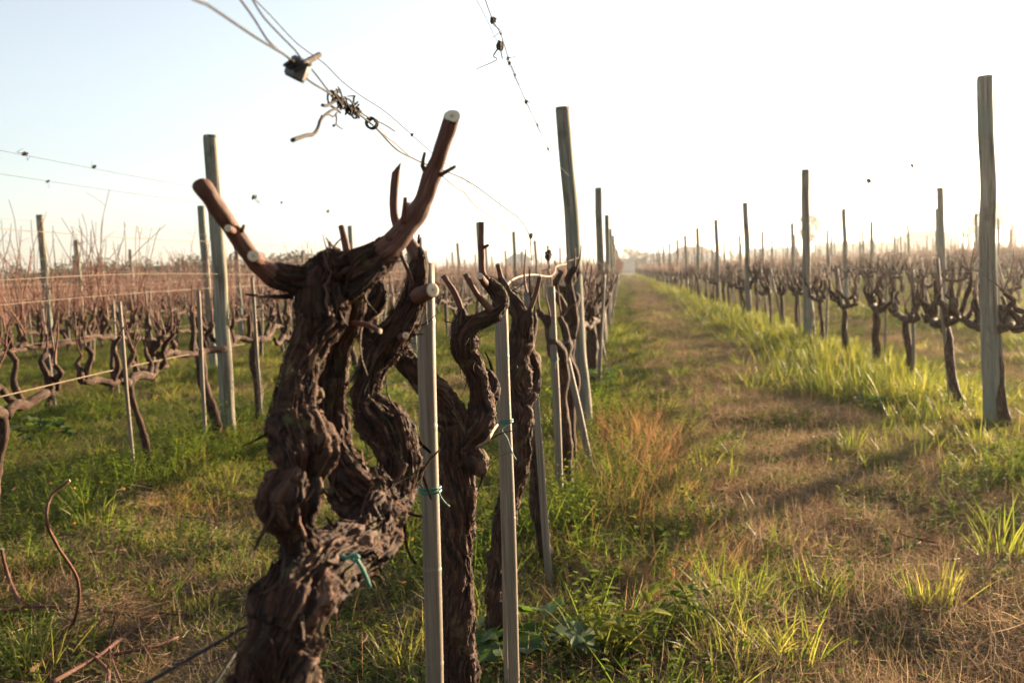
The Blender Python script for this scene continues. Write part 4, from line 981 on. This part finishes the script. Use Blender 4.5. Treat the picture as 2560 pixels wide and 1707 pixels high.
def f_straw(x, y): return (.4 * (np.asarray(x) > .15) * sm(5.2, 3.6, y) + .45 * (np.asarray(x) < -.35) * sm(4.6, 3.4, y) + .22 + .14 * (np.asarray(x) > -.4) + .7 * path_w(x)) * (.35 + .65 * sm(.38, .58, fbm2(x, y, .35, 3, 4.0)))
def f_weed(x, y): return sm(.50, .66, fbm2(x, y, .6, 3, 11.0)) * (1 - .7 * path_w(x)) + .4 * np.exp(-((x - .0) / .3) ** 2) * (y < 7) + .5 * np.exp(-((x + 2.5) / .5) ** 2) + .55 * (x < -.4) * (y < 8) * sm(.4, .6, fbm2(x, y, .4, 2, 6.0))
def f_clov(x, y): return sm(.44, .62, fbm2(x, y, .5, 3, 13.0)) * (.8 - .5 * path_w(x))
n_all = 0
def twigs(seed):
    rng = np.random.RandomState(seed); b = MB()
    for _ in range(5):
        p = np.array([rng.normal(0, .08), rng.normal(0, .08), rng.uniform(.004, .03)]); a = rng.uniform(0, 6.28); L = rng.uniform(.05, .2); d = np.array([math.cos(a), math.sin(a), rng.normal(0, .1)]) * L
        b.tube([p, p + d * .5 + rng.normal(0, .008, 3), p + d], [rng.uniform(.0016, .0032)] * 3, .04, 5, lump=.15)
    return b.build('k', CANE, None, False).data
K_TWIG = [twigs(600 + i) for i in range(5)]
def f_twig(x, y): return .25 + .75 * (np.asarray(x) < -.3) * sm(6.0, 3.0, y)
def heap(seed):
    rng = np.random.RandomState(seed); b = Leafy()
    for _ in range(150):
        p = np.array([rng.normal(0, .05), rng.normal(0, .05), 0]); p[2] = .06 * math.exp(-(p[0] ** 2 + p[1] ** 2) / .005) * rng.uniform(.1, 1); a = rng.uniform(0, 6.283)
        b.blade(p, (math.cos(a), math.sin(a), rng.normal(0, .25)), rng.uniform(.03, .09), rng.uniform(.001, .0024), rng.uniform(-.5, 1.6), rng, 4)
    return b.mesh('k', STRAW)
K_HEAP = [heap(640 + i) for i in range(4)]
n_all += lay('straw_clumps', K_HEAP, 26, 6, 1.4, 40, lambda x, y: (.15 + .85 * path_w(x)) * sm(.42, .6, fbm2(x, y, .6, 2, 31.0)), 35, lambda x, y: 1 + 0 * x, 'small clumps of matted straw on the mown strip')
n_all += lay('prunings', K_TWIG, 22, 6, 1.4, 30, f_twig, 33, lambda x, y: 1 + 0 * x, 'small reddish prunings strewn through the grass')
n_all += lay('grass', K_SHORT, 420, 6, 1.45, 120, f_short, 21, lambda x, y: (.7 + .7 * fbm2(x, y, .8, 2, 3.0)) * (1 - .4 * path_w(x)), 'short green grass covering the vineyard ground')
n_all += lay('tall_grass', K_TALL, 150, 7, 1.45, 130, f_tall, 23, lambda x, y: .5 + .5 * fbm2(x, y, .8, 2, 3.0) + .75 * lushR(x, y) * sm(4.5, 8, y) * fbm2(x, y, .5, 2, 21.0) * 1.6, 'tall fresh grass growing along the vine rows')
n_all += lay('dry_grass', K_DRY, 170, 6, 1.45, 70, f_dry, 25, lambda x, y: (.35 + .5 * fbm2(x, y, .8, 2, 4.0)) * (1 - .5 * path_w(x)) + .5 * np.exp(-((x - .06) / .25) ** 2) * sm(2.8, 3.5, y) * sm(7.5, 5.5, y), 'dry orange grass between the green')
n_all += lay('straw_litter', K_STRAW, 800, 6, 1.45, 90, f_straw, 27, lambda x, y: .7 + .9 * fbm2(x, y, .3, 2, 4.0), 'mown straw litter lying on the path')
n_all += lay('weeds', K_WEED, 190, 6, 1.4, 60, f_weed, 29, lambda x, y: .45 + .5 * fbm2(x, y, .8, 2, 4.0) + .55 * np.exp(-(rowdist(x) / .4) ** 2) * fbm2(x, y, .5, 2, 14.0) * 1.4, 'small leafy weeds among the grass')
n_all += lay('clover', K_CLOV, 300, 6, 1.4, 40, f_clov, 31, lambda x, y: 1 + 0 * x, 'low clover carpet between the grass tufts')
print('scattered', n_all)

# ------------------------------------------------------------------ plants one can pick out
def plant(name, px, py, leafy, mat, label, cat, scale=1.0, group=None, rz=0.0):
    g = G(px, py); me = leafy.mesh(name, mat); o = linked(name, me, None, (g[0], g[1], float(gz(g[0], g[1]))), (0, 0, rz), (scale,) * 3)
    tag(o, label, cat, group); return o
GT = 'single tufts of grass'
for i, (x, y, n, L0, L1, wd, le, lab) in enumerate((
    (2330, 1545, 70, .12, .24, .006, .28, 'brightest upright grass tuft on the bare straw at lower right'),
    (2500, 1400, 44, .18, .36, .010, .35, 'broad bladed grass clump at the right picture edge'),
    (1790, 1330, 26, .12, .24, .010, .6, 'spreading broad grass tuft in the middle of the path'),
    (1750, 1150, 26, .12, .22, .009, .5, 'green grass tuft near the twig on the path'),
    (1800, 1530, 24, .14, .26, .008, .4, 'upright grass tuft beside the long fallen cane'),
    (1960, 1380, 20, .10, .20, .008, .45, 'thin grass tuft in the centre of the straw patch'),
    (90, 1690, 60, .12, .26, .007, .22, 'dense grass tuft in the lower left corner'),
    (250, 1340, 34, .2, .42, .014, .7, 'arching broad grass clump left of the front vine'),
    (560, 1240, 50, .12, .26, .007, .4, 'bushy grass tuft close to the knob of the front vine'),
    (1200, 1640, 40, .16, .34, .007, .5, 'fresh grass tuft at the foot of the thick bamboo stake'),
    (1010, 1700, 50, .10, .22, .006, .5, 'low grass tuft between front vine and thick bamboo'),
    (1990, 1680, 40, .12, .24, .007, .4, 'grass tuft at the bottom edge right of centre'),
    (1500, 1690, 30, .14, .30, .009, .4, 'grass tuft beside the glossy leaves at the bottom edge'),
    (490, 1560, 16, .12, .2, .009, .3, 'few upright blades left of the guy wires'),
    (2120, 1150, 40, .12, .24, .007, .45, 'grass tuft in front of the mallow under the right row'))):
    plant('grass_tuft', x, y, tuft(300 + i, int(n * 1.3), L0 * .6, L1 * .8, wd * .68, .2, le * .65, .6, .055), GRASS, lab, 'grass tuft', 1.0, GT)
for i, (x, y, n, L, H, lab, mt) in enumerate((
    (110, 1130, 34, .085, .24, 'dark mallow bush with big round leaves at the left edge', MALLOW),
    (1510, 1010, 30, .075, .26, 'dark leafy mallow behind the tallest foreground post', MALLOW),
    (1405, 1060, 22, .07, .22, 'bright mallow leaves between the leaning stake and post', WEED),
    (1330, 1700, 14, .085, .13, 'large glossy leaves at the bottom edge beside second bamboo', MALLOW),
    (985, 1010, 18, .07, .22, 'leafy mallow seen through the gap of the front vine', MALLOW),
    (2190, 1040, 36, .06, .15, 'dark low mallow under the right row near the thick post', MALLOW),
    (1240, 1700, 9, .065, .12, 'shaded round leaves at the foot of the second bamboo', MALLOW))):
    plant('mallow_plant', x, y, rosette(330 + i, n, L, H), mt, lab, 'plant', 1.0, 'mallow plants')
for i, (x, y, st, H, LL, lab) in enumerate((
    (530, 1135, 9, .36, .06, 'tall bright leafy weed at the foot of the left post'),
    (470, 1190, 7, .26, .05, 'leafy weed left of the tall weed by the left post'),
    (1560, 1690, 8, .2, .08, 'leafy weed with long leaves at the bottom edge'),
    (1650, 1440, 4, .26, .05, 'single upright green weed left of the path centre'),
    (1410, 1330, 7, .24, .045, 'reddish stemmed weed right of the third bamboo stake'),
    (1395, 1250, 6, .22, .045, 'yellow green weed beside the fourth bamboo stake'),
    (330, 1250, 8, .22, .04, 'leafy weed with small orange flowers at left'),
    (680, 1060, 7, .25, .05, 'small weed behind the front vine on its left'),
    (1720, 1640, 6, .15, .06, 'low leafy weed in front of the fallen cane'))):
    o = plant('leafy_weed', x, y, weed(360 + i, st, H, LL, LL * .45, 9), WEED, lab, 'weed', 1.0, 'single leafy weeds')
# dried clumps
def clump(px, py, n, foot, H, label, seed):
    g = G(px, py); rng = np.random.RandomState(seed); b = Leafy()
    for _ in range(n):
        p = np.array([rng.normal(0, foot), rng.normal(0, foot), 0]); p[2] = H * math.exp(-(p[0] ** 2 + p[1] ** 2) / (2 * foot ** 2)) * rng.uniform(.2, 1); a = math.atan2(p[1], p[0]) + rng.normal(0, .8)
        b.blade(p, (math.cos(a), math.sin(a), rng.normal(0, .25)), rng.uniform(.05, .14), rng.uniform(.0014, .003), rng.uniform(-.3, 1.3), rng, 4)
    o = linked('straw_heap', b.mesh('straw_heap', STRAW), None, (g[0], g[1], float(gz(g[0], g[1])))); tag(o, label, 'straw', 'heaps of dry straw')
clump(285, 1590, 900, .075, .15, 'nest-like heap of dry straw among the cut canes', 1)
clump(1530, 1490, 520, .06, .11, 'curled heap of rusty straw left of the fallen cane', 2)
clump(330, 1290, 420, .06, .14, 'rust coloured dry clump in the grass left of the vine', 3)
clump(2060, 1690, 420, .08, .06, 'pale straw heap at the bottom edge of the path', 4)
clump(2180, 1330, 420, .10, .06, 'brown straw heap in the middle of the mown strip', 5)
clump(640, 930, 420, .10, .16, 'pinkish dry clump behind the left post', 6)

# ------------------------------------------------------------------ cut canes on the ground
def ground_cane(lst, r, label, lift=.045, mat=None):
    r = r * 1.1
    pts = []
    for q in lst:
        h = q[2] if len(q) > 2 else lift; g = G(q[0], q[1], h); pts.append(g)
    for i in range(len(pts)):
        pts[i] = pts[i] + np.array([0, 0, max(0, float(gz(pts[i][0], pts[i][1])) * .6)])
    root = empty('cut_cane', tuple(pts[0])); tag(root, label, 'cane', 'cut canes on the ground')
    loc = [p - pts[0] for p in pts]; b = MB(); ring, c, T = b.tube(loc, list(np.linspace(r, r * .7, len(loc))), .02, 9, lump=.16, lf=45)
    b.build('shoot', mat or CANE, root); cut_disc('cut_face', ring, ring.mean(0), T, root)
    for q in range(1, len(loc) - 1):
        if random.random() < .6:
            d = np.array([random.gauss(0, .5), random.gauss(0, .5), .6]); e = np.asarray(loc[q]) + d * random.uniform(.02, .05)
            tube_obj('side_shoot', [loc[q], (loc[q] + e) / 2 + np.array([.003, 0, 0]), e], [r * .5, r * .4, r * .3], mat or CANE, root, .02, 6)
def r5(lst): return [(x * .3872, 1100 + y * .3872) + tuple(z) for x, y, *z in lst]
ground_cane(r5([(330, 1568), (480, 1480), (640, 1390), (780, 1280), (900, 1200), (1010, 1135, .05)]), .0058, 'thick reddish cane lying diagonally in front of the straw nest')
ground_cane(r5([(0, 1110, .04), (200, 1075), (450, 1080), (700, 1105), (950, 1112), (1270, 1130)]), .005, 'long cane lying level behind the straw nest')
ground_cane(r5([(180, 1500), (420, 1320), (560, 1370), (690, 1480), (700, 1560)]), .006, 'dark forked cane below the straw nest')
ground_cane(r5([(270, 1390), (470, 1180, .1), (505, 920, .28), (370, 680, .42), (300, 520, .50), (330, 360, .55), (450, 260, .58)]), .0042, 'dark cane arching up out of the grass at left', .03)
ground_cane(r5([(130, 1060), (60, 900, .08), (20, 760, .16), (10, 700, .2)]), .006, 'short grey cane leaning up at the left edge')
ground_cane(r5([(690, 1390), (850, 1360), (1000, 1330), (1150, 1270)]), .005, 'straight cane lying right of the straw nest')
ground_cane(r5([(780, 1560), (720, 1400), (710, 1280, .05), (740, 1150, .1), (730, 1130, .11)]), .003, 'thin pale twig bent upward before the straw nest')
ground_cane(r5([(1620, 1000), (1520, 930), (1460, 820), (1410, 660, .05)]), .0042, 'pale grey twig near the trunk of the front vine')
ground_cane(r5([(1390, 820), (1500, 890), (1620, 1000)]), .0036, 'orange lit twig crossing the pale grey twig')
ground_cane(r5([(1270, 700), (1350, 630), (1400, 560, .05), (1460, 580)]), .004, 'small angular twig above the pale grey twig')
ground_cane(r5([(1170, 490), (1300, 510), (1480, 575)]), .0038, 'thin dark twig in the grass above the twig cluster')
ground_cane(r5([(650, 920), (620, 820, .06), (590, 730, .1), (560, 680, .13)]), .0026, 'slim curved shoot rising left of the dry clump')
ground_cane(r5([(0, 1545), (120, 1568), (260, 1590)]), .006, 'reddish cane end in the lower left corner')
def r8(lst): return [(1300 + x * .5357, 1100 + y * .5357) + tuple(z) for x, y, *z in lst]
ground_cane(r8([(560, 715), (700, 770), (850, 815), (1000, 840), (1200, 850), (1350, 852)]), .006, 'long reddish cane lying on the path in front')
ground_cane(r8([(960, 832), (1100, 820), (1260, 815)]), .004, 'thin cane lying against the long path cane')
ground_cane(r8([(640, 840), (740, 750), (880, 680)]), .0035, 'pale stalk crossing the long path cane')
ground_cane(r8([(420, 1070), (450, 960, .04), (485, 870, .1)]), .0055, 'short dark stub of cane standing by the glossy leaves')
ground_cane([(1830, 1031), (1855, 1044), (1893, 1055)], .006, 'dark twig on the mown strip beyond the tufts')
ground_cane([(2310, 1040), (2360, 1060), (2440, 1095)], .007, 'long dark cane lying by the thick post right of the path')
ground_cane([(1470, 930, .02), (1530, 960), (1570, 995)], .007, 'pale cane lying behind the tallest foreground post')

# small orange flowers on stalks
FB = [(x * .3872, 1100 + y * .3872) for x, y in ((275, 243), (325, 298), (655, 298), (775, 300), (800, 335), (480, 575), (550, 412), (480, 335))] + [(1029, 1353), (998, 1369), (1010, 1454), (1206, 1356)]
FL = ['tiny orange flower, ' + q for q in ('highest one in the grass at far left', 'second highest at far left beside the arching cane', 'one above the rust coloured dry clump', 'one right of the dry clump top', 'rightmost of the flowers behind the dry clump', 'lowest one left of the dry clump', 'one close left of the dry clump top', 'one beside the tip of the arching cane', 'higher of two just left of the thick bamboo', 'lower left of two beside the thick bamboo', 'lowest one left of the thick bamboo foot', 'one between the first two bamboo stakes')]
for i, (x, y) in enumerate(FB):
    h = .12; top = G(x, y, h); root = empty('marigold', (top[0], top[1], float(gz(top[0], top[1]))))
    tag(root, FL[i], 'flower', 'tiny orange flowers in the grass')
    tube_obj('stalk', [(0, .01, 0), (.004, 0, h * .6), (0, 0, h)], [.0009] * 3, WEED, root, .05, 4)
    V = [(0, 0, h + .004)]; F = []
    for j in range(16):
        a = 2 * math.pi * j / 16; rr = .0085 if j % 2 == 0 else .005; V.append((math.cos(a) * rr, math.sin(a) * rr - .002, h + .001 + (.003 if j % 2 == 0 else 0)))
    V.append((0, 0, h - .005))
    F = [(0, 1 + j, 1 + (j + 1) % 16) for j in range(16)] + [(17, 1 + (j + 1) % 16, 1 + j) for j in range(16)]
    mesh_obj('petals', V, F, FLOWER, root)

# ------------------------------------------------------------------ far background: hedge, trees, houses
def leaf_cloud(b, centres, n, size, rng):
    for _ in range(n):
        c, r = centres[rng.randint(len(centres))]; u = rng.normal(0, 1, 3); u /= np.linalg.norm(u); p = np.asarray(c) + u * np.asarray(r) * rng.uniform(.35, 1.05)
        a = rng.normal(0, 1, 3); a /= np.linalg.norm(a); s_ = np.cross(a, rng.normal(0, 1, 3)); s_ /= np.linalg.norm(s_); q = size * rng.uniform(.6, 1.4)
        b.put([p - a * q, p + s_ * q * .5, p + a * q, p - s_ * q * .5], [(0, 1, 2, 3)], rng.rand())
rng = np.random.RandomState(77); hb = Leafy(); cs = []
x = -78.0
while x < -20: cs.append(((x, 92 + rng.normal(0, .6), rng.uniform(1.8, 3.0)), (1.3, 1.3, rng.uniform(1.1, 1.7)))); x += rng.uniform(.5, .9)
leaf_cloud(hb, cs, 26000, .14, rng)
o = linked('hedge', hb.mesh('hedge', HEDGE)); tag(o, 'long dark green hedge closing the vineyard at the left horizon', 'hedge')
core = MB(); core.tube([(-78, 92, 1.3), (-50, 92.2, 1.4), (-20.5, 92, 1.3)], [1.6, 1.7, 1.5], 2, 8, lump=.2, lf=.6); c_ = core.build('twigs', HEDGE, o)
BARKT = simple_mat('tree_bark', (0.09, 0.07, 0.055), .9, 0, .3, 8)
def tree(label, base, h, cr, n, seed, leafy=True):
    rng = np.random.RandomState(seed); root = empty('tree', base); tag(root, label, 'tree', 'far trees')
    b = MB(); top = np.array([0, 0, h * .6]); b.tube([(0, 0, -.3), (rng.normal(0, .1), 0, h * .3), top], [h * .03, h * .022, h * .014], .6, 7, lump=.1, lf=1); cs = []
    for i in range(22):
        a = rng.uniform(0, 6.28); q = np.array([math.cos(a) * cr * rng.uniform(.2, .8), math.sin(a) * cr * rng.uniform(.2, .8), h * rng.uniform(.45, .92)])
        b.tube([(0, 0, h * rng.uniform(.25, .55)), q * np.array([.5, .5, .85]), q], [h * .013, h * .008, h * .004], .6, 5); cs.append((q, (cr * .30, cr * .30, h * .10)))
        for _ in range(3):
            e = q + rng.normal(0, 1, 3) * cr * .3; b.tube([q, (q + e) / 2 + rng.normal(0, .1, 3), e], [h * .004, h * .003, h * .0015], .5, 4)
    b.build('trunk', BARKT, root); lb = Leafy(); leaf_cloud(lb, cs, n, .13 * h / 6, rng); o = linked('crown', lb.mesh('crown', HEDGE), root)
def at(px, Y, z=0.0): p = P(px, 640, Y); return (float(p[0]), float(Y), z)
tree('small rounded tree left of the far houses at the path end', at(1578, 232), 5.6, 2.6, 1500, 1)
tree('low tree beside the small rounded tree at the path end', at(1606, 228), 4.8, 2.4, 1200, 2)
tree('bare-topped tree standing alone behind the right hand vineyard posts', at(2022, 185), 9.0, 3.4, 1500, 3)
tree('hazy tree right of the long pale building', at(2425, 205), 8.8, 3.2, 1500, 4)
tree('large hazy tree at the right edge under the sun', at(2535, 190), 12.5, 5.5, 3500, 5)
tree('broad hazy tree beyond the right edge of the far field', at(2480, 230), 10.5, 5.5, 2500, 6)
tree('narrow dark tree at the right end of the red roofed house', at(1832, 262), 4.6, 2.6, 900, 7)
WALLP = simple_mat('pale_render', (.52, .47, .42), .85, 0, .12, .6); ROOFR = simple_mat('terracotta_roof', (.26, .12, .08), .8, 0, .25, 3); ROOFG = simple_mat('grey_roof', (.27, .27, .28), .7, 0, .2, 2)
GLASSD = simple_mat('dark_window', (.05, .055, .06), .25, 0, .2, 3); CONC = simple_mat('concrete_wall', (.30, .30, .30), .9, 0, .2, .8)
def boxm(name, x0, x1, y0, y1, z0, z1, mat, parent):
    V = [(x0, y0, z0), (x1, y0, z0), (x1, y1, z0), (x0, y1, z0), (x0, y0, z1), (x1, y0, z1), (x1, y1, z1), (x0, y1, z1)]
    return mesh_obj(name, V, [(0, 3, 2, 1), (4, 5, 6, 7), (0, 1, 5, 4), (1, 2, 6, 5), (2, 3, 7, 6), (3, 0, 4, 7)], mat, parent, False)
def house(label, px0, px1, Y, eave, ridge, depth, wall, roof, nwin, hip=True):
    a = at(px0, Y)[0]; b_ = at(px1, Y)[0]; root = empty('house', ((a + b_) / 2, Y, 0)); tag(root, label, 'house'); w_ = (b_ - a) / 2
    boxm('wall', -w_, w_, 0, depth, -.3, eave, wall, root); e = .45; hx = w_ * (.45 if hip else 1.02)
    V = [(-w_ - e, -e, eave + .01), (w_ + e, -e, eave + .01), (w_ + e, depth + e, eave + .01), (-w_ - e, depth + e, eave + .01), (-hx, depth / 2, ridge), (hx, depth / 2, ridge)]
    rf = mesh_obj('roof', V, [(0, 1, 5, 4), (1, 2, 5), (2, 3, 4, 5), (3, 0, 4), (0, 3, 2, 1)], roof, root, False)
    boxm('chimney', hx * .4, hx * .4 + .6, depth * .4, depth * .4 + .6, ridge - .8, ridge + .5, wall, rf)
    for i in range(nwin):
        xc = -w_ + (i + .5) * 2 * w_ / nwin; f = boxm('window', xc - .55, xc + .55, -.05, .05, 1.1, 2.4, WALLP, root); boxm('pane', xc - .45, xc + .45, -.08, -.052, 1.2, 2.3, GLASSD, f)
house('pale house with red hipped roof at the end of the path', 1675, 1790, 262, 3.4, 5.6, 9, WALLP, ROOFR, 4)
house('low grey roofed building left of the red roofed house', 1628, 1672, 250, 3.2, 4.1, 9, WALLP, ROOFG, 2, False)
house('long pale building behind the vines right of the lone tree', 2060, 2240, 235, 3.6, 4.4, 10, WALLP, ROOFG, 7, False)
house('faint building with low roof toward the sun', 2262, 2400, 245, 4.6, 6.4, 10, WALLP, ROOFR, 4)
house('pale farm shed with grey roof above the second vine heads', 1262, 1326, 225, 3.6, 5.2, 8, WALLP, ROOFG, 2)
house('low pale house far right of the red roofed house', 1880, 1990, 268, 3.0, 4.2, 9, WALLP, ROOFG, 4, False)
a = at(1532, 178)[0]; b_ = at(1612, 178)[0]
root = empty('concrete_wall', ((a + b_) / 2, 178, 0)); tag(root, 'low grey panel wall closing the far end of the path', 'wall')
for i in range(4):
    boxm('panel', -(b_ - a) / 2, (b_ - a) / 2, 0, .2, i * .62, i * .62 + .58, CONC, root)
for i in range(5):
    xq = -(b_ - a) / 2 + i * (b_ - a) / 4; boxm('pillar', xq - .12, xq + .12, -.08, .28, -.2, 2.6, CONC, root)
# distant wooded rim that reads as one mass
fb_ = Leafy(); rng = np.random.RandomState(9); cs = []
for x in np.arange(-330, 300, 3.0): cs.append(((x, 470 + rng.normal(0, 8), rng.uniform(.5, 2.5)), (3.2, 3, rng.uniform(2.0, 4.2))))
leaf_cloud(fb_, cs, 26000, .55, rng)
o = linked('far_woods', fb_.mesh('far_woods', HEDGE)); tag(o, 'distant line of trees along the horizon reading as one mass', None, None, 'stuff')

# ------------------------------------------------------------------ the hazy air
m = bpy.data.materials.new('haze'); m.use_nodes = True; n = m.node_tree; n.nodes.remove(n.nodes['Principled BSDF'])
pv = n.nodes.new('ShaderNodeVolumePrincipled'); pv.inputs['Color'].default_value = (.97, .95, .92, 1); pv.inputs['Density'].default_value = HAZE_DENSITY; pv.inputs['Anisotropy'].default_value = HAZE_ANISO
n.links.new(pv.outputs[0], n.nodes['Material Output'].inputs['Volume'])
hz = boxm('haze', -400, 350, -40, 640, -1.5, 16, m, None); tag(hz, 'pale sunlit haze hanging over the vineyard', None, None, 'stuff')
